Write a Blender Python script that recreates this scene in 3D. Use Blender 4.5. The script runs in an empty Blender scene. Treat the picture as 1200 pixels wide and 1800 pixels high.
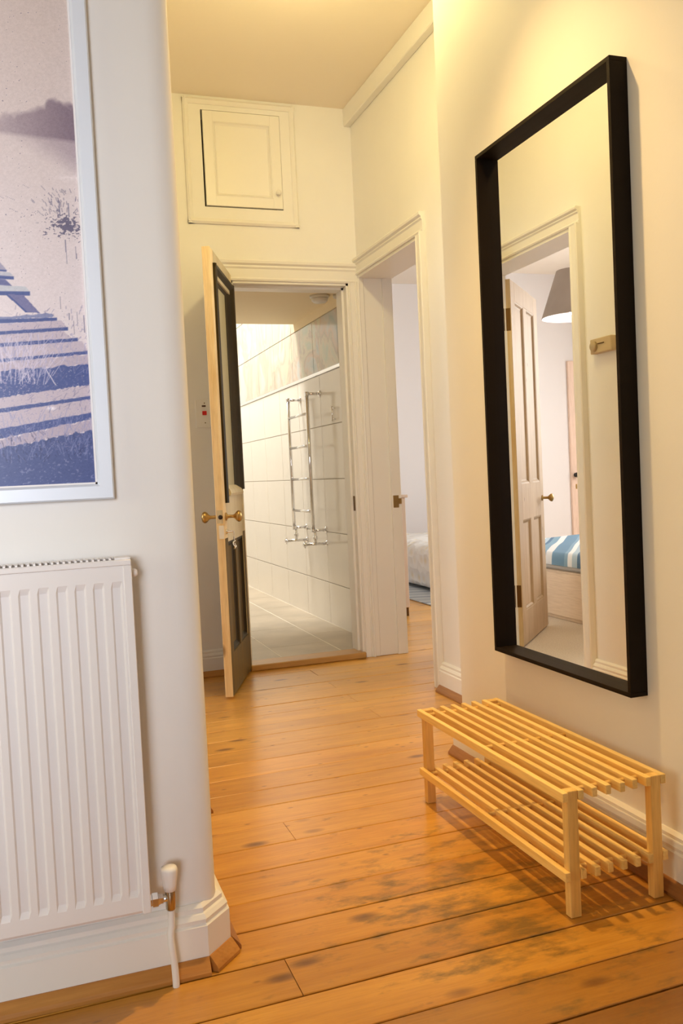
import bpy, bmesh, math, random
import numpy as np
from mathutils import Vector, Matrix
random.seed(7)
np.random.seed(7)
scene = bpy.context.scene
COL = scene.collection
PI = math.pi

# ------------------------------------------------------------------ camera
F, YAW, PIT, ROL = 1553.7, .331, .0424, -.0478
_f = Vector((math.sin(YAW)*math.cos(PIT), math.cos(YAW)*math.cos(PIT), -math.sin(PIT)))
_r = Vector((math.cos(YAW), -math.sin(YAW), 0))
_u = _r.cross(_f)
_c, _s = math.cos(ROL), math.sin(ROL)
R, U, W = _c*_r + _s*_u, -_s*_r + _c*_u, _f
cam_data = bpy.data.cameras.new('camera')
cam = bpy.data.objects.new('camera', cam_data)
COL.objects.link(cam)
cam.matrix_world = Matrix(((R.x, U.x, -W.x, 0), (R.y, U.y, -W.y, 0), (R.z, U.z, -W.z, 1.0), (0, 0, 0, 1)))
cam_data.sensor_fit = 'HORIZONTAL'
cam_data.sensor_width = 36
cam_data.lens = F/1200*36
cam_data.clip_start = .02
scene.camera = cam

# ------------------------------------------------------------------ world, lights, exposure
world = bpy.data.worlds.new('world')
scene.world = world
world.use_nodes = True
world.node_tree.nodes['Background'].inputs[0].default_value = (.75, .85, 1, 1)
world.node_tree.nodes['Background'].inputs[1].default_value = .6
scene.view_settings.view_transform = 'Standard'
scene.view_settings.look = 'None'
scene.view_settings.gamma = 1
scene.view_settings.use_curve_mapping = False
scene.view_settings.exposure = 0.0
scene.cycles.use_denoising = True
scene.cycles.max_bounces = 10
scene.cycles.diffuse_bounces = 6
scene.cycles.sample_clamp_indirect = 6

WARM = (1, .72, .27)
DAY = (.80, .90, 1.0)
def area(name, loc, target, sx, sy, power, col, spread=180):
    d = bpy.data.lights.new(name, 'AREA')
    d.shape = 'RECTANGLE'; d.size = sx; d.size_y = sy; d.energy = power; d.color = col
    d.spread = math.radians(spread)
    o = bpy.data.objects.new(name, d); COL.objects.link(o)
    o.location = loc
    o.rotation_euler = (Vector(target) - Vector(loc)).to_track_quat('-Z', 'Y').to_euler()
    return o
def spot(name, loc, target, power, col, r, cone, blend=1.0):
    d = bpy.data.lights.new(name, 'SPOT')
    d.energy = power; d.color = col; d.shadow_soft_size = r; d.spot_size = math.radians(cone); d.spot_blend = blend
    o = bpy.data.objects.new(name, d); COL.objects.link(o); o.location = loc
    o.rotation_euler = (Vector(target) - Vector(loc)).to_track_quat('-Z', 'Y').to_euler()
    return o
def point(name, loc, power, col, r):
    d = bpy.data.lights.new(name, 'POINT')
    d.energy = power; d.color = col; d.shadow_soft_size = r
    o = bpy.data.objects.new(name, d); COL.objects.link(o); o.location = loc
    return o
point('hall_fill_inner', (1.07, 2.96, 2.73), 11.5, (1, .81, .34), .05)  # unseen bulb, added to fill the inner hall with warm light
spot('hall_fill_forward', (1.07, 2.96, 2.73), (1.0, 4.5, 1.75), 17, (1, .81, .37), .05, 150)  # added forward spot: lifts the end wall, spares the side walls
spot('hall_downlight', (.84, 2.15, 2.80), (.97, 1.78, 0), 152, (1, .65, .25), .035, 88)
area('warm_side_fill', (-3.35, .5, 1.5), (0, .75, 1.4), 1.6, 1.8, 14.5, (1, .93, .66), 110)  # unseen fill, added to warm the mirror wall evenly
area('daylight_rear_window', (-1.5, -2.45, 1.55), (-.85, 1.8, 1.25), 1.3, 1.6, 16.5, (.91, .94, 1), 46)
area('bathroom_skylight', (.25, 7.15, 5.6), (1.5, 6.9, 1.2), 1.2, 2.0, 500, (1, .95, .84))
area('bedroom_window', (4.85, 5.0, 1.6), (2.5, 6.6, .6), 1.2, 1.6, 72, (.98, 1, .97))
area('guest_room_window', (-3.3, 5.6, 1.7), (-.5, 5.4, .8), 1.4, 1.6, 95, (1, .97, .95))

# ------------------------------------------------------------------ materials
MATS = {}
def nt(name):
    m = bpy.data.materials.new(name); m.use_nodes = True
    return m, m.node_tree.nodes, m.node_tree.links, m.node_tree.nodes['Principled BSDF']
def plain(name, col, rough=.5, metal=0, bump=0, bscale=60, vary=0, coat=0, emit=None, spec=.5):
    if name in MATS: return MATS[name]
    m, N, L, B = nt(name)
    B.inputs['Specular IOR Level'].default_value = spec
    B.inputs['Base Color'].default_value = (*col, 1)
    B.inputs['Roughness'].default_value = rough
    B.inputs['Metallic'].default_value = metal
    B.inputs['Coat Weight'].default_value = coat
    if emit:
        B.inputs['Emission Color'].default_value = (*emit[0], 1); B.inputs['Emission Strength'].default_value = emit[1]
    g = N.new('ShaderNodeNewGeometry')
    if vary:
        n = N.new('ShaderNodeTexNoise'); n.inputs['Scale'].default_value = 3.5; n.inputs['Detail'].default_value = 4
        L.new(g.outputs['Position'], n.inputs['Vector'])
        r = N.new('ShaderNodeMapRange'); r.inputs['From Min'].default_value = .3; r.inputs['From Max'].default_value = .7
        r.inputs['To Min'].default_value = 1-vary; r.inputs['To Max'].default_value = 1+vary
        L.new(n.outputs['Fac'], r.inputs['Value'])
        mx = N.new('ShaderNodeVectorMath'); mx.operation = 'SCALE'; mx.inputs[0].default_value = col
        L.new(r.outputs['Result'], mx.inputs['Scale']); L.new(mx.outputs['Vector'], B.inputs['Base Color'])
    if bump:
        n = N.new('ShaderNodeTexNoise'); n.inputs['Scale'].default_value = bscale; n.inputs['Detail'].default_value = 3
        L.new(g.outputs['Position'], n.inputs['Vector'])
        b = N.new('ShaderNodeBump'); b.inputs['Strength'].default_value = bump; b.inputs['Distance'].default_value = .002
        L.new(n.outputs['Fac'], b.inputs['Height']); L.new(b.outputs['Normal'], B.inputs['Normal'])
    MATS[name] = m
    return m
def ramp(N, stops):
    r = N.new('ShaderNodeValToRGB')
    e = r.color_ramp.elements
    while len(e) < len(stops): e.new(.5)
    for k, (p, c) in zip(e, stops): k.position = p; k.color = (*c, 1)
    return r
def mix(N, L, fac, a, b, mode='MIX'):
    m = N.new('ShaderNodeMix'); m.data_type = 'RGBA'; m.blend_type = mode
    for s, v in ((m.inputs[0], fac), (m.inputs[6], a), (m.inputs[7], b)):
        if hasattr(v, 'is_linked') or hasattr(v, 'links'): L.new(v, s)
        elif isinstance(v, (int, float)): s.default_value = v
        else: s.default_value = (*v, 1)
    return m.outputs[2]
def wood(name, light, dark, axis='x', rough=.4, scale=1.0, knots=.0, coat=0, stains=False, spread=.12, knotcol=(.12, .04, .008), spec=.5):
    """procedural timber: stretched grain along one axis, knots, per-piece tint"""
    if name in MATS: return MATS[name]
    m, N, L, B = nt(name)
    B.inputs['Specular IOR Level'].default_value = spec
    g = N.new('ShaderNodeNewGeometry'); oi = N.new('ShaderNodeObjectInfo')
    off = N.new('ShaderNodeVectorMath'); off.operation = 'SCALE'; off.inputs[0].default_value = (37, 11, 19)
    L.new(oi.outputs['Random'], off.inputs['Scale'])
    add = N.new('ShaderNodeVectorMath'); L.new(g.outputs['Position'], add.inputs[0]); L.new(off.outputs['Vector'], add.inputs[1])
    def mp(sl, sc):
        v = {'x': (sl, sc, sc), 'y': (sc, sl, sc), 'z': (sc, sc, sl)}[axis]
        k = N.new('ShaderNodeMapping'); k.inputs['Scale'].default_value = v
        L.new(add.outputs['Vector'], k.inputs['Vector']); return k.outputs['Vector']
    n1 = N.new('ShaderNodeTexNoise'); n1.inputs['Scale'].default_value = 1; n1.inputs['Detail'].default_value = 5
    n1.inputs['Distortion'].default_value = .6
    L.new(mp(1.6*scale, 24*scale), n1.inputs['Vector'])
    n2 = N.new('ShaderNodeTexNoise'); n2.inputs['Scale'].default_value = 1; n2.inputs['Detail'].default_value = 6
    L.new(mp(14*scale, 190*scale), n2.inputs['Vector'])
    c = ramp(N, [(.30, dark), (.66, light)]); L.new(n1.outputs['Fac'], c.inputs['Fac'])
    f2 = ramp(N, [(.3, (.88, .86, .82)), (.6, (1, 1, 1))]); L.new(n2.outputs['Fac'], f2.inputs['Fac'])
    colr = mix(N, L, 1.0, c.outputs['Color'], f2.outputs['Color'], 'MULTIPLY')
    tint = N.new('ShaderNodeMapRange'); tint.inputs['To Min'].default_value = 1-spread; tint.inputs['To Max'].default_value = 1+spread
    L.new(oi.outputs['Random'], tint.inputs['Value'])
    tm = N.new('ShaderNodeVectorMath'); tm.operation = 'SCALE'; L.new(colr, tm.inputs[0]); L.new(tint.outputs['Result'], tm.inputs['Scale'])
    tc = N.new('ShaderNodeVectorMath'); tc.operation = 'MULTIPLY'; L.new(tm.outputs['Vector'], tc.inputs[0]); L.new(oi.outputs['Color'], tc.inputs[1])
    out = tc.outputs['Vector']
    if knots:
        v = N.new('ShaderNodeTexVoronoi'); v.inputs['Scale'].default_value = 1
        L.new(mp(4.2, 9.5), v.inputs['Vector'])
        kr = ramp(N, [(0, (1, 1, 1)), (knots*.45, (.75, .75, .75)), (knots, (0, 0, 0))]); L.new(v.outputs['Distance'], kr.inputs['Fac'])
        # only a share of the cells carries a knot
        w = N.new('ShaderNodeMath'); w.operation = 'GREATER_THAN'; w.inputs[1].default_value = .36
        sep = N.new('ShaderNodeSeparateColor'); L.new(v.outputs['Color'], sep.inputs['Color']); L.new(sep.outputs[0], w.inputs[0])
        km = N.new('ShaderNodeMath'); km.operation = 'MULTIPLY'; L.new(kr.outputs['Color'], km.inputs[0]); L.new(w.outputs[0], km.inputs[1])
        km2 = N.new('ShaderNodeMath'); km2.operation = 'MULTIPLY'; km2.inputs[1].default_value = .88; L.new(km.outputs[0], km2.inputs[0])
        out = mix(N, L, km2.outputs[0], out, knotcol)
    if stains:
        v2 = N.new('ShaderNodeTexVoronoi'); v2.inputs['Scale'].default_value = 1; L.new(mp(13, 30), v2.inputs['Vector'])
        s2 = N.new('ShaderNodeMapRange'); s2.inputs['From Min'].default_value = .16; s2.inputs['From Max'].default_value = .04; s2.inputs['To Max'].default_value = .75
        L.new(v2.outputs['Distance'], s2.inputs['Value'])
        sp2 = N.new('ShaderNodeSeparateColor'); L.new(v2.outputs['Color'], sp2.inputs['Color'])
        g2 = N.new('ShaderNodeMath'); g2.operation = 'GREATER_THAN'; g2.inputs[1].default_value = .70; L.new(sp2.outputs[1], g2.inputs[0])
        m2 = N.new('ShaderNodeMath'); m2.operation = 'MULTIPLY'; L.new(s2.outputs['Result'], m2.inputs[0]); L.new(g2.outputs[0], m2.inputs[1])
        out = mix(N, L, m2.outputs[0], out, (.16, .06, .012))
    if stains:
        # old grime soaked into the boards in front of the bench, plus small scuffs everywhere
        ds = N.new('ShaderNodeVectorMath'); ds.operation = 'SUBTRACT'; ds.inputs[1].default_value = (.90, 1.80, 0)
        L.new(g.outputs['Position'], ds.inputs[0])
        sc = N.new('ShaderNodeVectorMath'); sc.operation = 'MULTIPLY'; sc.inputs[1].default_value = (1/.48, 1/.62, 1)
        L.new(ds.outputs['Vector'], sc.inputs[0])
        ln = N.new('ShaderNodeVectorMath'); ln.operation = 'LENGTH'; L.new(sc.outputs['Vector'], ln.inputs[0])
        reg = N.new('ShaderNodeMapRange'); reg.inputs['From Min'].default_value = 1.0; reg.inputs['From Max'].default_value = .25
        reg.inputs['To Min'].default_value = .0; reg.inputs['To Max'].default_value = .20
        L.new(ln.outputs['Value'], reg.inputs['Value'])
        ns = N.new('ShaderNodeTexNoise'); ns.inputs['Scale'].default_value = 1; ns.inputs['Detail'].default_value = 5; ns.inputs['Roughness'].default_value = .65
        k = N.new('ShaderNodeMapping'); k.inputs['Scale'].default_value = (9, 20, 9); L.new(g.outputs['Position'], k.inputs['Vector'])
        L.new(k.outputs['Vector'], ns.inputs['Vector'])
        ad = N.new('ShaderNodeMath'); L.new(ns.outputs['Fac'], ad.inputs[0]); L.new(reg.outputs['Result'], ad.inputs[1])
        st = N.new('ShaderNodeMapRange'); st.inputs['From Min'].default_value = .62; st.inputs['From Max'].default_value = .80
        st.inputs['To Max'].default_value = .72
        L.new(ad.outputs[0], st.inputs['Value'])
        out = mix(N, L, st.outputs['Result'], out, (.115, .075, .02))
        n4 = N.new('ShaderNodeTexNoise'); n4.inputs['Scale'].default_value = 1.7; n4.inputs['Detail'].default_value = 3
        L.new(g.outputs['Position'], n4.inputs['Vector'])
        r4 = ramp(N, [(.32, (.80, .74, .66)), (.62, (1.0, 1.0, 1.0))]); L.new(n4.outputs['Fac'], r4.inputs['Fac'])
        out = mix(N, L, 1.0, out, r4.outputs['Color'], 'MULTIPLY')
    L.new(out, B.inputs['Base Color'])
    rr = N.new('ShaderNodeMapRange'); rr.inputs['To Min'].default_value = rough-.08; rr.inputs['To Max'].default_value = rough+.14
    L.new(n1.outputs['Fac'], rr.inputs['Value']); L.new(rr.outputs['Result'], B.inputs['Roughness'])
    B.inputs['Coat Weight'].default_value = coat; B.inputs['Coat Roughness'].default_value = .22
    b = N.new('ShaderNodeBump'); b.inputs['Strength'].default_value = .25; b.inputs['Distance'].default_value = .0015
    L.new(n2.outputs['Fac'], b.inputs['Height']); L.new(b.outputs['Normal'], B.inputs['Normal'])
    MATS[name] = m
    return m
M_WALL = plain('wall_paint', (.84, .825, .80), .6, bump=.12, bscale=55, vary=.015)
M_CEIL = plain('ceiling_paint', (.90, .82, .72), .8, bump=.1, bscale=90)
M_TRIM = plain('gloss_white', (.85, .83, .79), .38)
M_LILAC = plain('bedroom_paint', (.80, .77, .78), .7)
M_FLOOR = wood('floor_boards', (.70, .345, .05), (.57, .25, .024), 'x', .31, knots=.19, coat=.35, stains=True, spread=.10)
M_BEAD = wood('stained_bead', (.58, .27, .06), (.44, .17, .03), 'x', .4, knots=.14)
M_BEADY = wood('stained_bead_y', (.46, .21, .06), (.33, .13, .035), 'y', .4)
M_SUB = plain('gap_dirt', (.035, .018, .008), .9)
M_PINE = wood('pale_pine', (.97, .70, .28), (.90, .58, .17), 'y', .45, scale=.9, knots=.05, spread=.11)
M_PINEZ = wood('pale_pine_upright', (.94, .62, .21), (.82, .48, .12), 'z', .45, scale=.9, spread=.06)
M_OLDPINE = wood('stripped_pine', (.66, .50, .34), (.56, .39, .24), 'z', .5, knots=.07, spread=.05)
M_EDGE = wood('bare_door_edge', (.88, .72, .46), (.76, .54, .26), 'z', .5, knots=.15)
M_BLACK = plain('black_ash', (.012, .007, .004), .55, bump=.1, bscale=200, spec=.12)
M_SILVER = plain('satin_aluminium', (.76, .82, .92), .42, metal=.15)
M_FILLET = plain('white_fillet', (.82, .79, .80), .5)
M_RAD = plain('radiator_enamel', (.83, .80, .79), .28, vary=.01)
M_CHROME = plain('chrome', (.82, .82, .84), .12, metal=1)
M_BRASS = plain('aged_brass', (.46, .30, .11), .32, metal=1, vary=.15)
M_DKBRASS = plain('dark_bronze', (.16, .09, .035), .4, metal=1)
M_WHITEPL = plain('white_plastic', (.85, .83, .80), .35)
M_RED = plain('red_rocker', (.75, .03, .03), .3)
M_TILE = plain('glazed_white_tile', (.84, .80, .74), .10, vary=.015)
M_GROUT = plain('tile_grout', (.50, .44, .37), .9)
M_SLATE = plain('grey_slate_tile', (.53, .455, .36), .42, bump=.2, bscale=40, vary=.14)
M_SLGROUT = plain('pale_floor_grout', (.95, .90, .80), .9)
M_DARKPAINT = wood('dark_green_brown_varnish', (.050, .034, .010), (.020, .015, .005), 'z', .42, spec=.22)
M_OLIVE = wood('worn_olive_varnish', (.18, .115, .035), (.10, .062, .016), 'z', .45, spec=.15)
M_WORN = wood('worn_cream_paint', (.70, .62, .44), (.60, .50, .32), 'z', .5)
def tile_deco():
    m, N, L, B = nt('marbled_pastel_tile')
    g = N.new('ShaderNodeNewGeometry')
    n = N.new('ShaderNodeTexNoise'); n.inputs['Scale'].default_value = 2.1; n.inputs['Detail'].default_value = 5; n.inputs['Distortion'].default_value = 1.1
    mp = N.new('ShaderNodeMapping'); mp.inputs['Scale'].default_value = (1, 1.5, 1.3); L.new(g.outputs['Position'], mp.inputs['Vector'])
    L.new(mp.outputs['Vector'], n.inputs['Vector'])
    c = ramp(N, [(.30, (.38, .49, .53)), (.40, (.58, .58, .57)), (.47, (.64, .50, .40)), (.51, (.50, .44, .36)), (.54, (.66, .60, .46)), (.62, (.50, .57, .47)), (.70, (.60, .60, .60))])
    L.new(n.outputs['Fac'], c.inputs['Fac']); L.new(c.outputs['Color'], B.inputs['Base Color'])
    B.inputs['Roughness'].default_value = .15
    return m
M_DECO = tile_deco()
def mirror_mat():
    m, N, L, B = nt('mirror_silvering')
    B.inputs['Base Color'].default_value = (.93, .93, .90, 1); B.inputs['Metallic'].default_value = 1; B.inputs['Roughness'].default_value = 0.0
    return m
M_MIRROR = mirror_mat()
def frosted():
    m, N, L, B = nt('frosted_glass')
    B.inputs['Base Color'].default_value = (.74, .68, .46, 1); B.inputs['Roughness'].default_value = .5
    B.inputs['Transmission Weight'].default_value = .45
    return m
M_FROST = frosted()
def carpet():
    m, N, L, B = nt('beige_carpet')
    g = N.new('ShaderNodeNewGeometry')
    n = N.new('ShaderNodeTexNoise'); n.inputs['Scale'].default_value = 160; n.inputs['Detail'].default_value = 3
    L.new(g.outputs['Position'], n.inputs['Vector'])
    c = ramp(N, [(.3, (.58, .48, .36)), (.7, (.78, .68, .55))]); L.new(n.outputs['Fac'], c.inputs['Fac']); L.new(c.outputs['Color'], B.inputs['Base Color'])
    B.inputs['Roughness'].default_value = .95
    b = N.new('ShaderNodeBump'); b.inputs['Strength'].default_value = .6; b.inputs['Distance'].default_value = .004
    L.new(n.outputs['Fac'], b.inputs['Height']); L.new(b.outputs['Normal'], B.inputs['Normal'])
    return m
M_CARPET = carpet()
def striped(name, direction, stops, scale):
    m, N, L, B = nt(name)
    g = N.new('ShaderNodeNewGeometry')
    d = N.new('ShaderNodeVectorMath'); d.operation = 'DOT_PRODUCT'; d.inputs[1].default_value = direction
    L.new(g.outputs['Position'], d.inputs[0])
    s = N.new('ShaderNodeMath'); s.operation = 'MULTIPLY'; s.inputs[1].default_value = scale; L.new(d.outputs['Value'], s.inputs[0])
    f = N.new('ShaderNodeMath'); f.operation = 'FRACT'; L.new(s.outputs[0], f.inputs[0])
    c = ramp(N, stops); c.color_ramp.interpolation = 'CONSTANT'
    L.new(f.outputs[0], c.inputs['Fac']); L.new(c.outputs['Color'], B.inputs['Base Color'])
    B.inputs['Roughness'].default_value = .85
    return m
M_DUVET = striped('blue_striped_cotton', (.79, .62, 0), [(0, (.16, .30, .45)), (.30, (.82, .84, .86)), (.45, (.22, .38, .52)), (.62, (.10, .20, .34)), (.70, (.45, .58, .68)), (.82, (.84, .86, .88)), (.92, (.25, .40, .54))], 3.4)
M_RUG = striped('blue_grey_rug_weave', (.35, 1, 0), [(0, (.46, .52, .58)), (.4, (.62, .66, .70)), (.55, (.38, .44, .52)), (.85, (.66, .70, .74))], 3.1)
def quilt_mat():
    m, N, L, B = nt('cream_patterned_quilt')
    g = N.new('ShaderNodeNewGeometry')
    v = N.new('ShaderNodeTexVoronoi'); v.inputs['Scale'].default_value = 11; L.new(g.outputs['Position'], v.inputs['Vector'])
    c = ramp(N, [(.0, (.80, .72, .52)), (.28, (.83, .80, .74)), (.5, (.86, .86, .86))]); L.new(v.outputs['Distance'], c.inputs['Fac']); L.new(c.outputs['Color'], B.inputs['Base Color'])
    B.inputs['Roughness'].default_value = .85
    b = N.new('ShaderNodeBump'); b.inputs['Strength'].default_value = .8; b.inputs['Distance'].default_value = .03
    L.new(v.outputs['Distance'], b.inputs['Height']); L.new(b.outputs['Normal'], B.inputs['Normal'])
    return m
M_QUILT = quilt_mat()
M_SHADE = plain('grey_linen_shade', (.34, .28, .24), .9, bump=.4, bscale=120, vary=.08)
M_SHADEIN = plain('white_shade_lining', (.88, .80, .84), .9)
M_DRAWER = wood('pale_birch_board', (.84, .68, .52), (.78, .62, .46), 'y', .5, scale=.6)
M_MATTRESS = plain('mattress_ticking', (.80, .78, .75), .9)
M_BULB = plain('lamp_glass', (1, .9, .7), .3, emit=((1, .80, .50), 6))

# ------------------------------------------------------------------ mesh helpers
def box(bm, x0, x1, y0, y1, z0, z1, bev=0):
    t = bmesh.new()
    vs = [t.verts.new((x, y, z)) for x in (x0, x1) for y in (y0, y1) for z in (z0, z1)]
    for q in ((0, 1, 3, 2), (4, 6, 7, 5), (0, 4, 5, 1), (2, 3, 7, 6), (0, 2, 6, 4), (1, 5, 7, 3)):
        t.faces.new([vs[i] for i in q])
    if bev: bmesh.ops.bevel(t, geom=t.edges[:], offset=bev, segments=1, affect='EDGES', profile=.5)
    merge(bm, t)
def merge(bm, t, mat=None):
    if mat is not None: t.transform(mat)
    mp = {}
    for v in t.verts: mp[v] = bm.verts.new(v.co)
    for f in t.faces:
        try:
            nf = bm.faces.new([mp[v] for v in f.verts]); nf.smooth = f.smooth
        except ValueError: pass
    t.free()
def lathe(bm, prof, origin=(0, 0, 0), axis='z', seg=20, smooth=True):
    """prof: list of (radius, height) along the axis"""
    t = bmesh.new(); rings = []
    for r, h in prof:
        ring = []
        for k in range(seg):
            a = 2*PI*k/seg
            p = (r*math.cos(a), r*math.sin(a), h)
            ring.append(t.verts.new(p))
        rings.append(ring)
    for a, b in zip(rings, rings[1:]):
        for k in range(seg):
            f = t.faces.new((a[k], a[(k+1) % seg], b[(k+1) % seg], b[k])); f.smooth = smooth
    if prof[0][0] > 1e-6: t.faces.new(list(reversed(rings[0])))
    if prof[-1][0] > 1e-6: t.faces.new(rings[-1])
    rot = axis if isinstance(axis, Vector) else {'z': Vector((0, 0, 1)), 'x': Vector((1, 0, 0)), 'y': Vector((0, 1, 0)), '-x': Vector((-1, 0, 0)), '-y': Vector((0, -1, 0)), '-z': Vector((0, 0, -1))}[axis]
    m = Matrix.Translation(origin) @ Vector((0, 0, 1)).rotation_difference(rot).to_matrix().to_4x4()
    merge(bm, t, m)
def rod(bm, a, b, r, seg=12):
    a, b = Vector(a), Vector(b)
    lathe(bm, [(r, 0), (r, (b-a).length)], a, (b-a).normalized(), seg)
def tube(bm, pts, r, seg=10):
    """smooth tube through points"""
    P = [Vector(p) for p in pts]
    Q = []
    for i in range(len(P)-1):
        p0, p1, p2, p3 = P[max(i-1, 0)], P[i], P[i+1], P[min(i+2, len(P)-1)]
        for k in range(6):
            t = k/6
            Q.append(.5*((2*p1)+(-p0+p2)*t+(2*p0-5*p1+4*p2-p3)*t*t+(-p0+3*p1-3*p2+p3)*t**3))
    Q.append(P[-1])
    t_ = bmesh.new(); rings = []
    ref = Vector((.31, .87, .38))
    for i, q in enumerate(Q):
        d = (Q[min(i+1, len(Q)-1)]-Q[max(i-1, 0)]).normalized()
        x = d.cross(ref).normalized(); y = d.cross(x)
        rings.append([t_.verts.new(q+r*(math.cos(2*PI*k/seg)*x+math.sin(2*PI*k/seg)*y)) for k in range(seg)])
    for a, b in zip(rings, rings[1:]):
        for k in range(seg):
            f = t_.faces.new((a[k], a[(k+1) % seg], b[(k+1) % seg], b[k])); f.smooth = True
    t_.faces.new(rings[0]); t_.faces.new(list(reversed(rings[-1])))
    merge(bm, t_)
def prism(bm, pts, z0, z1):
    a = [bm.verts.new((x, y, z0)) for x, y in pts]; b = [bm.verts.new((x, y, z1)) for x, y in pts]
    n = len(pts)
    bm.faces.new(list(reversed(a))); bm.faces.new(b)
    for k in range(n): bm.faces.new((a[k], a[(k+1) % n], b[(k+1) % n], b[k]))
def sweep(bm, path, prof):
    """profile (outward offset, z) along a plan polyline, outward = right-hand side of travel; mitred"""
    n = len(path); P = [Vector((x, y)) for x, y in path]; rings = []
    for i in range(n):
        ds = []
        if i: ds.append((P[i]-P[i-1]).normalized())
        if i < n-1: ds.append((P[i+1]-P[i]).normalized())
        ns = [Vector((d.y, -d.x)) for d in ds]
        nn = ns[0] if len(ns) == 1 else (ns[0]+ns[1])/(1+ns[0].dot(ns[1]))
        rings.append([bm.verts.new((P[i].x+nn.x*o, P[i].y+nn.y*o, z)) for o, z in prof])
    m = len(prof)
    for a, b in zip(rings, rings[1:]):
        for k in range(m): bm.faces.new((a[k], b[k], b[(k+1) % m], a[(k+1) % m]))
    bm.faces.new(list(reversed(rings[0]))); bm.faces.new(rings[-1])
def strip(bm, frame, prof, length):
    """straight moulding: prof is (across, out); frame gives origin, along, across, out vectors"""
    o, al, ac, ou = (Vector(v) for v in frame)
    a = [bm.verts.new(o+ac*p+ou*q) for p, q in prof]; b = [bm.verts.new(o+al*length+ac*p+ou*q) for p, q in prof]
    n = len(prof)
    bm.faces.new(a); bm.faces.new(list(reversed(b)))
    for k in range(n): bm.faces.new((a[k], b[k], b[(k+1) % n], a[(k+1) % n]))
def obj(name, bm, mat, parent=None, world=None):
    me = bpy.data.meshes.new(name)
    if isinstance(bm, bmesh.types.BMesh):
        bmesh.ops.recalc_face_normals(bm, faces=bm.faces[:]); bm.to_mesh(me); bm.free()
    me.materials.append(mat)
    o = bpy.data.objects.new(name, me); COL.objects.link(o)
    if parent: o.parent = parent
    return o
def new(): return bmesh.new()
def one(name, mat, parent, *boxes, bev=0):
    bm = new()
    for b in boxes: box(bm, *b, bev)
    return obj(name, bm, mat, parent)
def empty(name, loc=(0, 0, 0), rz=0):
    o = bpy.data.objects.new(name, None); COL.objects.link(o); o.location = loc; o.rotation_euler = (0, 0, rz)
    o.empty_display_size = .1
    return o
def tag(o, label, cat, group=None, kind=None):
    o['label'] = label; o['category'] = cat
    if group: o['group'] = group
    if kind: o['kind'] = kind
    return o
def struct(o, label, cat): return tag(o, label, cat, None, 'structure')

# ------------------------------------------------------------------ plan dimensions
ZC = 2.94
XM = 1.362            # mirror wall
YE = 2.773            # where the mirror wall ends
XR, XRB = 1.697, 1.886 # wall of the bedroom door
YF, YFB = 4.494, 4.62 # wall of the bathroom door
XL, XLB = .40, .25    # left wall of the inner hall
YP = 1.80             # wall with the picture

# ------------------------------------------------------------------ shell
struct(one('ceiling', M_CEIL, None, (-3.5, 5.2, -2.7, 4.55, ZC, ZC+.08), (-3.5, .72, 4.55, 8.6, ZC, ZC+.08), (1.82, 5.2, 4.55, 8.6, ZC, ZC+.08)),
       'cream painted plaster ceiling over the hallway', 'ceiling')
bm = new(); prism(bm, [(-3.5, 1.80), (.255, 1.80), (.270, 1.8015), (.283, 1.806), (.294, 1.8125), (.302, 1.821), (.3075, 1.832), (.31, 1.848), (.31, 2.46), (.40, 2.52), (.40, 2.6), (-3.5, 2.6)], 0, ZC)
bm.normal_update()
for f in bm.faces: f.smooth = True
for e in bm.edges:
    if e.calc_face_angle(3) > .5: e.smooth = False
struct(obj('wall_front', bm, M_WALL), 'white wall with rounded corner behind the picture and radiator', 'wall')
struct(one('wall_left', M_WALL, None, (XLB, XL, 2.6, 3.39, 0, ZC), (XLB, XL, 4.25, YF, 0, ZC), (XLB, XL, 3.39, 4.25, 2.04, ZC), (XLB, XL, YF, 8.6, 0, ZC)),
       'cream wall with a doorway, seen only in the mirror', 'wall')
bm = new(); prism(bm, [(XM, -2.7), (XM, YE-.008), (XM+.008, YE), (XR+.2, YE), (XR+.2, -2.7)], 0, ZC)
struct(obj('wall_right', bm, M_WALL), 'cream wall that carries the tall black mirror', 'wall')
struct(one('wall_recess', M_WALL, None, (XR, XRB, YE, 3.70, 0, ZC), (XR, XRB, 3.70, YF, 2.06, ZC), (XR+.083, XRB, YF, YFB, 0, ZC), (XR, XR+.083, YF, YFB, 0, ZC), (1.801, XRB, YFB, 8.6, 0, ZC)),
       'cream set-back wall around the bedroom doorway', 'wall')
HX0, HX1, HZ0, HZ1 = .893, 1.305, 2.388, 2.872
DX0, DX1, DZ = 1.0, 1.64, 2.018
wf = one('wall_far', M_WALL, None, (XL, DX0, YF, YFB, 0, HZ0), (DX1, XR, YF, YFB, 0, HZ0), (DX0, DX1, YF, YFB, DZ, HZ0),
         (XL, HX0, YF, YFB, HZ0, ZC), (HX1, XR, YF, YFB, HZ0, ZC), (HX0, HX1, YF, YFB, HZ1, ZC))
struct(wf, 'cream end wall with the bathroom doorway and a cupboard hatch', 'wall')
struct(one('wall_rear', M_WALL, None, (-3.5, -2.3, -2.8, -2.7, 0, ZC), (-.7, XR+.2, -2.8, -2.7, 0, ZC), (-2.3, -.7, -2.8, -2.7, 0, .6), (-2.3, -.7, -2.8, -2.7, 2.5, ZC), (-3.6, -3.5, -2.7, 1.8, 0, ZC)),
       'white wall behind the viewpoint with a window opening', 'wall')
wfr = one('window_1', M_TRIM, None, (-2.3, -2.24, -2.78, -2.72, .6, 2.5), (-.76, -.7, -2.78, -2.72, .6, 2.5), (-2.3, -.7, -2.78, -2.72, .6, .66), (-2.3, -.7, -2.78, -2.72, 2.44, 2.5), (-2.3, -.7, -2.77, -2.73, 1.52, 1.57))
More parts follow.
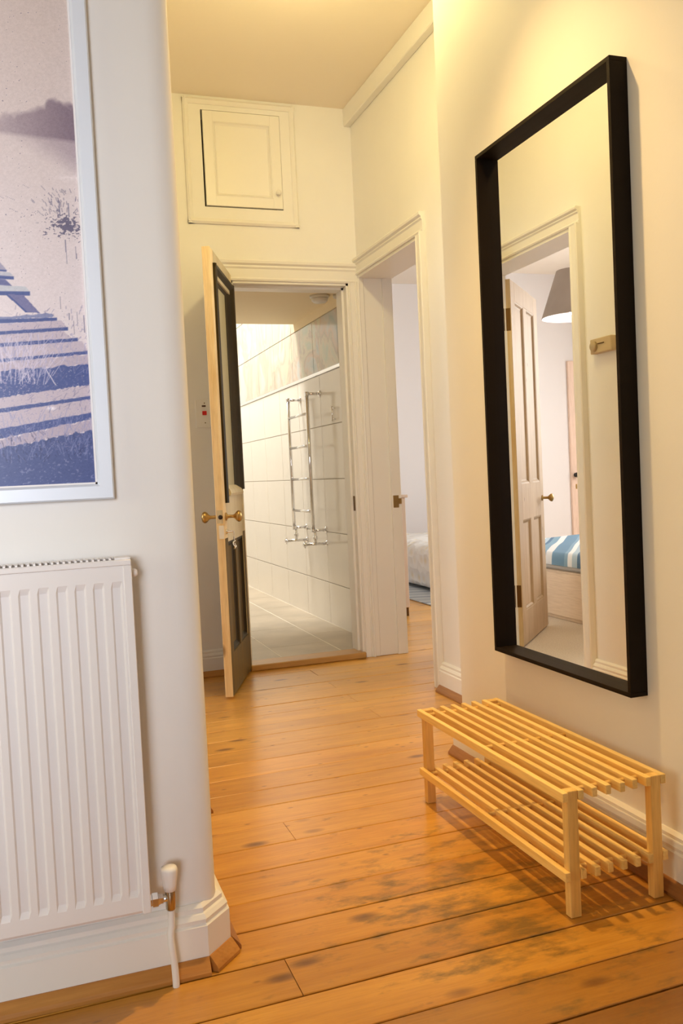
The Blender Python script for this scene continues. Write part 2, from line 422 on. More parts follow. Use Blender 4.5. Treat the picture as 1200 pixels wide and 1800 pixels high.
struct(wfr, 'white sash window behind the viewpoint', 'window')
# bedroom and guest room shells
struct(one('wall_bedroom', M_LILAC, None, (XRB, 5.2, 8.5, 8.6, 0, ZC), (5.1, 5.2, 2.0, 8.5, 0, ZC), (XRB, 5.1, 2.0, 2.1, 0, ZC)),
       'pale lilac bedroom wall through the right doorway', 'wall')
struct(one('wall_guest', M_LILAC, None, (-3.5, XLB, 7.9, 8.0, 0, ZC), (-3.6, -3.5, 2.5, 8.0, 0, ZC)),
       'pale lilac bedroom wall seen in the mirror', 'wall')
# ceiling-height boxing along the recessed wall
struct(one('trim_1', M_WALL, None, (XR-.040, XR, YE, YF, 2.846, ZC), bev=.004), 'cream boxed-in ledge under the ceiling along the right wall', 'trim')

# skirtings with stained bead
SK = [(0, 0), (.025, 0), (.025, .093), (.020, .097), (.022, .106), (.016, .114), (.012, .117), (.012, .126), (.004, .133), (0, .133)]
BD = [(0, 0), (.022, 0), (.022, .007), (.018, .013), (.003, .030), (0, .030)]
def skirting(name, path, label, beadmat, bead=True):
    bm = new(); sweep(bm, path, SK)
    o = obj(name, bm, M_TRIM); struct(o, label, 'skirting board')
    if bead:
        n = len(path); P = [Vector(p) for p in path]; Q = []
        for i in range(n):
            ds = []
            if i: ds.append((P[i]-P[i-1]).normalized())
            if i < n-1: ds.append((P[i+1]-P[i]).normalized())
            ns = [Vector((d.y, -d.x)) for d in ds]
            nn = ns[0] if len(ns) == 1 else (ns[0]+ns[1])/(1+ns[0].dot(ns[1]))
            Q.append(P[i]+nn*.025)
        for a, b in zip(range(n-1), range(1, n)):
            bm = new(); sweep(bm, [Q[a], Q[b]], BD)
            d = Q[b]-Q[a]
            obj('bead', bm, beadmat if abs(d.x) > abs(d.y)*.7 else M_BEADY, o)
    return o
skirting('baseboard_front', [(-3.5, YP), (.268, YP), (.310, YP+.042), (.310, 2.36)], 'white moulded skirting under the radiator, mitred at the corner', M_BEAD)
skirting('baseboard_right', [(XR, YE+.0), (XM, YE+.0), (XM, -2.7)], 'white moulded skirting behind the slatted bench', M_BEAD)
skirting('baseboard_recess', [(XR, 3.615), (XR, YE+.05)], 'short white skirting beside the bedroom doorway', M_BEAD)
skirting('baseboard_far', [(XL, YF), (.92, YF)], 'white skirting left of the open bathroom door', M_BEAD)
skirting('baseboard_left', [(.40, 2.62), (.40, 3.312)], 'white skirting reflected at the bottom of the mirror', M_BEAD)

# ------------------------------------------------------------------ floor: boards run across the hall, one object each
fl = one('floor', M_SUB, None, (-3.5, 5.1, -2.7, 8.6, -.05, -.022))
struct(fl, 'worn orange pine floorboards running across the hallway', 'floor')
TILT = .018
WIDE = {1.350: .0026, 1.481: .0026, 1.620: .0024, 1.763: .0028, 1.902: .0018, 2.032: .0014, 2.183: .0018, 2.611: .0020}
def plank(x0, x1, y0, y1):
    zz = random.uniform(-.0012, .0004)
    a, b, e = y0+WIDE.get(y0, .0010), y1-WIDE.get(y1, .0010), .0016
    random.random()
    bm = new()
    def Y(y, x): return y+TILT*(x-.75)
    xs = (x0+.0008, x1-.0008)
    sec = [(a, -.02), (a, zz-e), (a+e, zz), (b-e, zz), (b, zz-e), (b, -.02)]
    A = [bm.verts.new((xs[0], Y(y, xs[0]), z)) for y, z in sec]; B = [bm.verts.new((xs[1], Y(y, xs[1]), z)) for y, z in sec]
    bm.faces.new(A); bm.faces.new(list(reversed(B)))
    for k in range(6): bm.faces.new((A[k], B[k], B[(k+1) % 6], A[(k+1) % 6]))
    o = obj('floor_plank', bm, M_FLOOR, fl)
    mid = (y0+y1)/2
    if mid < 1.35: o.color = (.42, .36, .30, 1)          # front boards: darker stain plus light falloff put into the tint
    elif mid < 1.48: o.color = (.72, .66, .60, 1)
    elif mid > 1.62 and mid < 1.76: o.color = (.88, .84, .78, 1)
    elif mid > 2.3: o.color = (1.16, 1.28, 1.85, 1)       # paler boards deeper in the hall: sheen and light put into the tint
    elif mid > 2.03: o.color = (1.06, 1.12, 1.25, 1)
seams = [1.350, 1.481, 1.620, 1.763, 1.902, 2.032, 2.183, 2.327, 2.463, 2.611, 2.750, 2.893, 3.045]
while seams[0] > -2.7: seams.insert(0, seams[0]-.142)
while seams[-1] < 8.4: seams.append(seams[-1]+.1435)
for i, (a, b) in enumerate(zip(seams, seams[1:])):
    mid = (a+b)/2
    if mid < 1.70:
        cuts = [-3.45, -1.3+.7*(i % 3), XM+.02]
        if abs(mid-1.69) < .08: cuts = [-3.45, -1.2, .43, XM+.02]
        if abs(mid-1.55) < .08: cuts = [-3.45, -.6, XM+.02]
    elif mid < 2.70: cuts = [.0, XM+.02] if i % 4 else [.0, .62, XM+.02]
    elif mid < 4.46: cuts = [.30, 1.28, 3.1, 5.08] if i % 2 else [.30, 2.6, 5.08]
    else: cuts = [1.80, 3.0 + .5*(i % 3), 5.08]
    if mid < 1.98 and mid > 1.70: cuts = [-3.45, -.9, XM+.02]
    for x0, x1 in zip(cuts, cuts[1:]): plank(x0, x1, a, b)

# ------------------------------------------------------------------ door frames
ARCH = [(0, 0), (0, .012), (.006, .016), (.012, .012), (.040, .014), (.046, .020), (.052, .018), (.058, .028), (.066, .030), (.070, .026), (.070, 0)]
def scaled(prof, w): return [(p*w/.070, q) for p, q in prof]
# bathroom doorway
t2 = empty('trim_2', (DX0, YF, 0)); struct(t2, 'cream moulded frame around the bathroom doorway', 'door frame')
def child(name, bm, mat, root):
    o = obj(name, bm, mat); o.parent = root; o.matrix_parent_inverse = Matrix.Translation(-Vector(root.location)) if root.rotation_euler.z == 0 else root.matrix_basis.inverted()
    return o
bm = new(); strip(bm, ((DX1, YF, 0), (0, 0, 1), (1, 0, 0), (0, -1, 0)), scaled(ARCH, XR-DX1), DZ+.006); child('architrave_leg', bm, M_TRIM, t2)
bm = new(); strip(bm, ((DX0, YF, 0), (0, 0, 1), (-1, 0, 0), (0, -1, 0)), scaled(ARCH, .075), DZ+.006); child('architrave_leg', bm, M_TRIM, t2)
bm = new(); strip(bm, ((DX0-.075, YF, DZ), (1, 0, 0), (0, 0, 1), (0, -1, 0)), scaled(ARCH, .105), XR-DX0+.075); child('architrave_head', bm, M_TRIM, t2)
bm = new(); box(bm, DX1-.012, DX1+.002, YF-.004, YFB, 0, DZ); box(bm, DX1-.024, DX1-.012, YF+.04, YFB, 0, DZ-.014); child('door_lining', bm, M_TRIM, t2)
bm = new(); box(bm, DX0-.002, DX0+.012, YF-.004, YFB, 0, DZ); child('door_lining', bm, M_TRIM, t2)
bm = new(); box(bm, DX0, DX1, YF-.004, YFB, DZ-.012, DZ+.002); box(bm, DX0+.012, DX1-.012, YF+.04, YFB, DZ-.026, DZ-.012); child('door_lining', bm, M_TRIM, t2)
bm = new(); box(bm, DX1-.0150, DX1-.0115, YF+.006, YF+.032, .80, .88, .001); child('keep_plate', bm, M_DKBRASS, t2)
struct(one('trim_3', wood('threshold_oak', (.62, .36, .12), (.50, .26, .07), 'x', .35, coat=.2), None, (DX0+.0, DX1+.0, YF-.03, YFB-.02, 0, .032), bev=.004), 'orange wooden threshold bar under the bathroom doorway', 'threshold')
# bedroom doorway
t4 = empty('trim_4', (XR, 3.70, 0)); struct(t4, 'cream moulded frame around the bedroom doorway', 'door frame')
BZ = 2.060
bm = new(); strip(bm, ((XR, 3.70, 0), (0, 0, 1), (0, -1, 0), (-1, 0, 0)), scaled(ARCH, .085), BZ); child('architrave_leg', bm, M_TRIM, t4)
bm = new(); strip(bm, ((XR, 3.615, BZ), (0, 1, 0), (0, 0, 1), (-1, 0, 0)), scaled(ARCH, .088), YF-.012-3.615); child('architrave_head', bm, M_TRIM, t4)
bm = new(); box(bm, XR-.002, XRB, YF-.014, YF+.001, 0, BZ, .002); box(bm, XR+.132, XRB, YF-.026, YF-.014, 0, BZ, .001); box(bm, XR-.002, XR+.028, YF-.022, YF-.014, 0, BZ, .004)
child('door_lining', bm, M_TRIM, t4)
bm = new(); box(bm, XR-.004, XRB, 3.70, 3.714, 0, BZ); child('door_lining', bm, M_TRIM, t4)
bm = new(); box(bm, XR-.004, XRB, 3.714, YF-.014, BZ-.014, BZ+.001); child('door_lining', bm, M_TRIM, t4)
bm = new(); box(bm, XR+.140, XR+.172, YF-.029, YF-.0255, .805, .872, .001); box(bm, XR+.172, XR+.188, YF-.033, YF-.0255, .825, .855, .002); child('strike_plate', bm, M_BRASS, t4)
# guest-room doorway (mirror)
LY0, LY1, LZ = 3.39, 4.25, 2.04
t5 = empty('trim_5', (XL, LY0, 0)); struct(t5, 'cream moulded door frame reflected in the mirror', 'door frame')
bm = new(); strip(bm, ((XL, LY0, 0), (0, 0, 1), (0, -1, 0), (1, 0, 0)), scaled(ARCH, .078), LZ); child('architrave_leg', bm, M_TRIM, t5)
bm = new(); strip(bm, ((XL, LY1, 0), (0, 0, 1), (0, 1, 0), (1, 0, 0)), scaled(ARCH, .078), LZ); child('architrave_leg', bm, M_TRIM, t5)
bm = new(); strip(bm, ((XL, LY0-.078, LZ), (0, 1, 0), (0, 0, 1), (1, 0, 0)), scaled(ARCH, .072), LY1-LY0+.156); child('architrave_head', bm, M_TRIM, t5)
for y0, y1 in ((LY0, LY0+.014), (LY1-.014, LY1)):
    bm = new(); box(bm, XLB-.004, XL+.004, y0, y1, 0, LZ); child('door_lining', bm, M_TRIM, t5)
bm = new(); box(bm, XLB-.004, XL+.004, LY0+.014, LY1-.014, LZ-.014, LZ); child('door_lining', bm, M_TRIM, t5)

# ------------------------------------------------------------------ cupboard hatch over the bathroom door
ht = empty('cupboard_hatch', (HX0, YF, HZ0))
tag(ht, 'small cream panelled cupboard door high on the end wall', 'cupboard door')
FR = [(0, 0), (0, .010), (.010, .018), (.020, .012), (.028, .006), (.028, 0)]
x0, x1, z0, z1 = .803, 1.385, 2.300, 2.925
for nm, fr, ln in (('frame_moulding', ((x0, YF, z0), (1, 0, 0), (0, 0, 1), (0, -1, 0)), x1-x0), ('frame_moulding', ((x0, YF, z1), (1, 0, 0), (0, 0, -1), (0, -1, 0)), x1-x0),
                   ('frame_moulding', ((x0, YF, z0), (0, 0, 1), (1, 0, 0), (0, -1, 0)), z1-z0), ('frame_moulding', ((x1, YF, z0), (0, 0, 1), (-1, 0, 0), (0, -1, 0)), z1-z0)):
    bm = new(); strip(bm, fr, FR, ln); child(nm, bm, M_TRIM, ht)
bm = new()
a, b, c, d = HX0+.009, HX1-.003, HZ0+.006, HZ1-.004
box(bm, a, a+.05, YF-.006, YF+.016, c, d, .001); box(bm, b-.05, b, YF-.006, YF+.016, c, d, .001)
box(bm, a+.05, b-.05, YF-.006, YF+.016, c, c+.05, .001); box(bm, a+.05, b-.05, YF-.006, YF+.016, d-.05, d, .001)
child('door_frame', bm, M_TRIM, ht)
bm = new(); box(bm, a+.049, b-.049, YF+.006, YF+.014, c+.049, d-.049)
for fr, ln in ((((a+.05, YF+.006, c+.05), (1, 0, 0), (0, 0, 1), (0, -1, 0)), b-a-.1), (((a+.05, YF+.006, d-.05), (1, 0, 0), (0, 0, -1), (0, -1, 0)), b-a-.1),
               (((a+.05, YF+.006, c+.05), (0, 0, 1), (1, 0, 0), (0, -1, 0)), d-c-.1), (((b-.05, YF+.006, c+.05), (0, 0, 1), (-1, 0, 0), (0, -1, 0)), d-c-.1)):
    strip(bm, fr, [(0, 0), (0, .012), (.005, .014), (.010, .006), (.016, .002), (.016, 0)], ln)
child('door_panel', bm, M_TRIM, ht)
bm = new(); lathe(bm, [(.006, 0), (.006, .008), (.013, .014), (.014, .022), (.009, .027), (.0, .028)], (1.278, YF-.006, 2.472), '-y', 16); child('knob', bm, M_TRIM, ht)
bm = new()
box(bm, HX0-.02, HX1+.02, YF+.13, YF+.45, HZ0-.02, HZ0); box(bm, HX0-.02, HX1+.02, YF+.13, YF+.45, HZ1, HZ1+.02)
box(bm, HX0-.02, HX0, YF+.126, YF+.45, HZ0, HZ1); box(bm, HX1, HX1+.02, YF+.126, YF+.45, HZ0, HZ1); box(bm, HX0-.02, HX1+.02, YF+.45, YF+.47, HZ0-.02, HZ1+.02)
child('cupboard_carcass', bm, plain('dark_carcass', (.12, .09, .06), .9), ht)  # carcass coloured dark to paint the shade in the hatch gaps

# ------------------------------------------------------------------ open bathroom door (local: u along the leaf from hinge, v thickness away from the visible face)
HINGE = Vector((1.006, 4.488, 0)); DIR = Vector((-.225, -.575, 0)).normalized()
DW, DT, DH = .585, .036, 2.045
d1 = empty('door_1', HINGE); d1.rotation_euler = (0, 0, math.atan2(DIR.y, DIR.x))
tag(d1, 'open old bathroom door, dark varnish around frosted glass, bare pine edge', 'door', None, 'structure')
def dchild(name, bm, mat, parent=None):
    o = obj(name, bm, mat, parent or d1); return o
# local x = u (0..DW); the visible face looks towards +X of the room: local +y side
B0, B1 = -DT, 0.0
zb = .012
# stiles and rails (bare, worn cream)
for u0, u1 in ((0, .055), (DW-.075, DW)):
    bm = new(); box(bm, u0, u1, B0, B1, zb, DH, .002); dchild('stile', bm, M_EDGE if u1 == DW else M_WORN)
bm = new(); box(bm, .055, DW-.075, B0, B1, 1.93, DH, .001); dchild('rail', bm, M_WORN)
bm = new(); box(bm, .055, DW-.075, B0, B1, .715, .955, .001); dchild('rail', bm, M_WORN)
bm = new(); box(bm, .055, DW-.075, B0, B1, zb, .205, .001); dchild('rail', bm, M_OLIVE)
bm = new(); box(bm, .245, .305, B0, B1, .205, .715, .001); dchild('muntin', bm, M_OLIVE)
# varnished skin of the lower part on the visible face
bm = new(); box(bm, .002, DW-.004, B1, B1+.0015, zb+.004, .2045); box(bm, .002, .054, B1, B1+.0015, .205, .735); box(bm, DW-.074, DW-.004, B1, B1+.0015, .205, .735)
dchild('varnish_coat', bm, M_OLIVE)
# glazing: bolection moulding in dark varnish and the pane
MOUL = [(0, 0), (0, .012), (.008, .018), (.022, .016), (.030, .006), (.045, -.004), (.060, -.010), (.062, -.014), (.062, -.02), (.03, -.002)]
u0, u1, z0, z1 = .004, DW-.060, .905, 1.985
def rim(bm, u0, u1, z0, z1, prof, y):
    strip(bm, ((u0, y, z0), (0, 0, 1), (1, 0, 0), (0, 1, 0)), prof, z1-z0); strip(bm, ((u1, y, z0), (0, 0, 1), (-1, 0, 0), (0, 1, 0)), prof, z1-z0)
    return bm
V = [(0, 0), (0, .010), (.010, .016), (.030, .014), (.055, .002), (.100, -.010), (.125, -.013), (.125, -.018), (.02, -.001)]
bm = new(); strip(bm, ((u1, B1, z0-.01), (0, 0, 1), (-1, 0, 0), (0, 1, 0)), V, z1-z0+.01); dchild('glazing_moulding', bm, M_DARKPAINT)
bm = new(); strip(bm, ((u0, B1, z0+.045), (0, 0, 1), (1, 0, 0), (0, 1, 0)), [(p*1.15, q) for p, q in V], z1-z0-.045); dchild('glazing_moulding', bm, M_DARKPAINT)
bm = new(); strip(bm, ((u0+.01, B1, z1), (1, 0, 0), (0, 0, -1), (0, 1, 0)), [(p*.58, q) for p, q in V], u1-u0-.01); dchild('glazing_moulding', bm, M_DARKPAINT)
bm = new(); strip(bm, ((u0+.03, B1, z0+.02), (1, 0, 0), (0, 0, 1), (0, 1, 0)), [(0, 0), (0, .008), (.012, .012), (.030, .006), (.050, -.012), (.050, -.02), (.01, -.001)], u1-u0-.14); dchild('glazing_sill', bm, M_WORN)
bm = new(); box(bm, .054, DW-.074, -.021, -.015, .954, 1.931); dchild('glass_pane', bm, M_FROST)
# lower panels with their mouldings
for p0, p1 in ((.055, .245), (.305, DW-.075)):
    bm = new(); box(bm, p0-.001, p1+.001, -.024, -.016, .204, .716); pn = dchild('panel', bm, M_OLIVE)
    bm = new()
    for fr, ln in ((((p0, -.016, .205), (1, 0, 0), (0, 0, 1), (0, 1, 0)), p1-p0), (((p0, -.016, .715), (1, 0, 0), (0, 0, -1), (0, 1, 0)), p1-p0),
                   (((p0, -.016, .205), (0, 0, 1), (1, 0, 0), (0, 1, 0)), .51), (((p1, -.016, .205), (0, 0, 1), (-1, 0, 0), (0, 1, 0)), .51)):
        strip(bm, fr, [(0, 0), (0, .013), (.008, .012), (.018, .003), (.026, 0)], ln)
    obj('panel_moulding', bm, M_DARKPAINT, pn)
    bm = new(); box(bm, p1-.038, p1-.018, -.0165, -.0145, .225, .695); obj('shadow_line', bm, M_DARKPAINT, pn)  # dark strip paints the panel's inner shadow
# knobs on both faces, latch, lock face
KZ, KU = .833, DW-.055
def knob(sgn):
    bm = new(); y = B1 if sgn > 0 else B0
    lathe(bm, [(.019, 0), (.019, .004), (.010, .008), (.0075, .014), (.0075, .034), (.012, .042), (.022, .050), (.0265, .058), (.0265, .064), (.021, .071), (.010, .075), (0, .076)], (KU, y, KZ), 'y' if sgn > 0 else '-y', 20)
    dchild('door_knob', bm, M_BRASS)
knob(1); knob(-1)
bm = new(); box(bm, DW-.001, DW+.0012, B0+.004, B1-.004, .805, .865); dchild('lock_face', bm, M_WORN)
bm = new(); lathe(bm, [(.0105, 0), (.0105, .003), (.0, .0031)], (DW+.0005, (B0+B1)/2+.003, KZ), 'x', 16); dchild('latch_hole', bm, plain('latch_dark', (.03, .015, .01), .6))
bm = new(); box(bm, DW-.001, DW+.003, B0+.012, B1-.002, .735, .795); dchild('keep_block', bm, M_TRIM)
bm = new(); lathe(bm, [(.012, 0), (.012, .004), (.006, .008), (.005, .03)], (KU+.012, B1, .765), 'y', 14)
tube(bm, [(KU+.012, B1+.028, .765), (KU+.010, B1+.033, .762), (KU+.008, B1+.034, .74), (KU+.008, B1+.034, .725)], .0035)
dchild('bolt_thumb_turn', bm, M_CHROME)
bm = new(); tube(bm, [(KU+.008+.018*math.sin(t), B1+.034+.004*math.cos(3*t), .712-.018+.018*math.cos(t)+.009) for t in [k*2*PI/10 for k in range(11)]], .003)
dchild('pull_ring', bm, M_CHROME)
for hz in (.25, 1.75):
    bm = new(); rod(bm, (-.004, B0+.004, hz-.045), (-.004, B0+.004, hz+.045), .006); dchild('hinge', bm, M_DKBRASS)

# ------------------------------------------------------------------ electric isolator plate by the door
sw = empty('switch_plate', (.83, YF, 1.342)); tag(sw, 'white electric switch plate with red rocker left of the bathroom door', 'switch')
bm = new(); box(bm, -.044, .044, -.010, 0, -.072, .072, .003); obj('plate', bm, M_WHITEPL, sw)
bm = new(); box(bm, -.010, .012, -.0145, -.009, -.008, .013, .002); obj('rocker', bm, M_RED, sw)
bm = new(); box(bm, -.011, .009, -.0125, -.0095, .034, .042, .001); obj('indicator', bm, plain('indicator_dark', (.10, .04, .03), .4), sw)
for z in (-.047, .053):
    bm = new(); lathe(bm, [(.003, 0), (.003, .001), (0, .0012)], (.003, -.010, z), '-y', 10); obj('screw', bm, M_DKBRASS, sw)

# ------------------------------------------------------------------ bathroom beyond
XB = 1.775
TY = [4.62, 4.98, 5.48, 5.98, 6.48, 6.98, 7.48, 7.98, 8.55]
wb = one('wall_bathroom', M_GROUT, None, (XB+.006, 1.80, YFB, 8.6, 0, 3.3)); struct(wb, 'white tiled bathroom wall with marbled band above', 'wall')
one('plain_end_wall', M_WALL, wb, (.72, 1.80, 8.55, 8.65, 0, 3.3)); one('plain_side_wall', M_WALL, wb, (.66, .74, YFB, 8.6, 0, 3.3))
zr = [.02, .300, .632, .975, 1.318, 1.650]
me_cache = {}
def tile(y0, y1, z0, z1, mat):
    bm = new(); g = .0022
    box(bm, XB, XB+.008, y0+g, y1-g, z0+g, z1-g, .0012)
    obj('wall_tile', bm, mat, wb)
for z0, z1 in zip(zr, zr[1:]):
    for y0, y1 in zip(TY, TY[1:]): tile(y0, y1, z0, z1, M_TILE)
for z0, z1 in ((1.672, 2.008), (2.008, 2.345), (2.345, 2.68), (2.68, 3.02)):
    for y0, y1 in zip(TY, TY[1:]):
        if z0 > 2.0 and y1 < 5.9: continue
        tile(y0 + (.11 if y0 > 4.7 else 0), y1 + .11 if y1 < 8.4 else y1, z0, z1, M_DECO)
struct(one('trim_6', M_CHROME, None, (XB-.006, XB+.006, YFB, 8.55, 1.650, 1.672), bev=.003), 'polished silver strip between white and marbled tiles', 'trim')
bs = one('ceiling_bathroom', plain('bathroom_ceiling_warm_bounce', (.93, .80, .56), .8), None, (.74, XB+.006, YFB, 6.0, 2.066, 2.16), (.74, XB+.006, 5.94, 6.0, 2.16, 3.3), (XB-.004, XB+.006, YFB, 6.0, 2.010, 2.066))  # cream tint carries the warm floor bounce on the soffit
struct(bs, 'low bathroom ceiling with warm bounce light in its tint, ending at a bright skylight well', 'ceiling')
bf = one('floor_bathroom', M_SLGROUT, None, (.70, 1.80, YFB-.04, 8.6, 0, .0302)); struct(bf, 'grey slate tiled bathroom floor with pale joints', 'floor')
fx = [.74, .86, 1.20, 1.54, XB]
for i, (a, b) in enumerate(zip(fx, fx[1:])):
    ys = [YFB-.04] + [5.16+.02 + .6*k - (.3 if i % 2 == 0 else 0) for k in range(-1, 7) if 5.18+.6*k-(.3 if i % 2 == 0 else 0) > YFB+.05] + [8.55]
    ys = [y for y in ys if y <= 8.55]
    for c, d in zip(ys, ys[1:]):
        bm = new(); box(bm, a+.003, b-.003, c+.003, d-.003, .02, .0312, .0006); obj('slate_tile', bm, M_SLATE, bf)
# heated towel rail
tr = empty('towel_rail', (1.68, 5.7, .6)); tag(tr, 'chrome ladder towel rail on the bathroom tiles', 'towel rail')
def trc(name, bm, mat=M_CHROME): return child(name, bm, mat, tr)
PY = (5.485, 5.93); XT = 1.685
for y in PY:
    bm = new(); rod(bm, (XT, y, .65), (XT, y, 1.535), .012, 16); lathe(bm, [(.0135, 0), (.0135, .012), (0, .013)], (XT, y, 1.53), 'z', 14); trc('post', bm)
    for z in (1.53, .645):
        bm = new(); rod(bm, (XT, y, z), (XB, y, z), .0095); lathe(bm, [(.022, 0), (.022, .006), (.012, .012)], (XB, y, z), '-x', 16); lathe(bm, [(.015, -.012), (.015, .012)], (XT, y, z), 'x', 12); trc('wall_bracket', bm)
    bm = new(); rod(bm, (XT+.012, y, .645), (XT+.012, y, .56), .009); lathe(bm, [(.012, 0), (.016, .004), (.016, .018), (.012, .022)], (XT+.012, y, .585), 'z', 12)
    rod(bm, (XT-.055, y, .556), (XB, y, .556), .010); lathe(bm, [(.020, 0), (.020, .005), (.012, .012)], (XB, y, .556), '-x', 14)
    trc('valve_body', bm)
    bm = new(); c = Vector((XT-.06, y, .556)); lathe(bm, [(.013, -.012), (.013, .010), (.008, .014)], c, 'x', 12)
    rod(bm, c+Vector((0, -.022, 0)), c+Vector((0, .022, 0)), .005); rod(bm, c+Vector((0, 0, -.022)), c+Vector((0, 0, .022)), .005)
    trc('cross_handle', bm)
for z in (1.404, 1.195, .981, .767):
    bm = new(); rod(bm, (XT, PY[0], z), (XT, PY[1], z), .009, 14); trc('rung', bm)
# small chrome bar and ceiling detector
gb = empty('chrome_bar', (XB, 5.195, 1.378)); tag(gb, 'short upright chrome bar on the tiles near the bathroom doorway', 'hook')
bm = new(); rod(bm, (-.020, 0, -.046), (-.020, 0, .046), .0055); obj('bar', bm, M_CHROME, gb)
for z in (-.034, .034):
    bm = new(); rod(bm, (-.020, 0, z), (0, 0, z), .004); obj('stand_off', bm, M_CHROME, gb)
fd = empty('ceiling_detector', (1.655, 5.03, 2.066)); tag(fd, 'round white detector under the bathroom ceiling', 'detector')
bm = new(); lathe(bm, [(.058, 0), (.058, .012), (.052, .016)], (0, 0, 0), '-z', 28); obj('base_ring', bm, M_WHITEPL, fd)
bm = new(); lathe(bm, [(.050, .014), (.048, .032), (.036, .042), (.0, .044)], (0, 0, 0), '-z', 28); obj('dome', bm, M_WHITEPL, fd)
bm = new(); lathe(bm, [(.014, 0), (.014, .02), (.008, .026), (0, .027)], (.085, -.045, 0), '-z', 14); obj('fixing_cap', bm, M_WHITEPL, fd)

# ------------------------------------------------------------------ framed picture (large, cut by the frame's left and top)
pic = empty('framed_picture', (-.30, YP, .974)); tag(pic, 'large framed photograph of a misty lake jetty on the left wall', 'picture')
px0, px1, pz0, pz1 = -.82, .1445, .974, 2.26
FP = [(0, 0), (0, .020), (.003, .024), (.026, .024), (.030, .019), (.0305, .010), (.0305, 0)]
def mitre_rail(o, al, ac, ln):
    bm = new(); o, al, ac = Vector(o), Vector(al), Vector(ac); ou = Vector((0, -1, 0))
    a = [bm.verts.new(o+ac*p+ou*q+al*p) for p, q in FP]; b = [bm.verts.new(o+al*ln+ac*p+ou*q-al*p) for p, q in FP]
    n = len(FP); bm.faces.new(a); bm.faces.new(list(reversed(b)))
    for k in range(n): bm.faces.new((a[k], b[k], b[(k+1) % n], a[(k+1) % n]))
    child('frame_rail', bm, M_SILVER, pic)
mitre_rail((px0, YP, pz0), (1, 0, 0), (0, 0, 1), px1-px0); mitre_rail((px0, YP, pz1), (1, 0, 0), (0, 0, -1), px1-px0)
mitre_rail((px1, YP, pz0), (0, 0, 1), (-1, 0, 0), pz1-pz0); mitre_rail((px0, YP, pz0), (0, 0, 1), (1, 0, 0), pz1-pz0)
ix0, ix1, iz0, iz1 = px0+.031, px1-.0305, pz0+.0305, pz1-.031
bm = new()
for b in ((ix0, ix1, YP-.014, YP, iz0, iz0+.0035), (ix0, ix1, YP-.014, YP, iz1-.0035, iz1), (ix0, ix0+.0035, YP-.014, YP, iz0, iz1), (ix1-.0035, ix1, YP-.014, YP, iz0, iz1)): box(bm, *b)
child('fillet', bm, M_FILLET, pic)
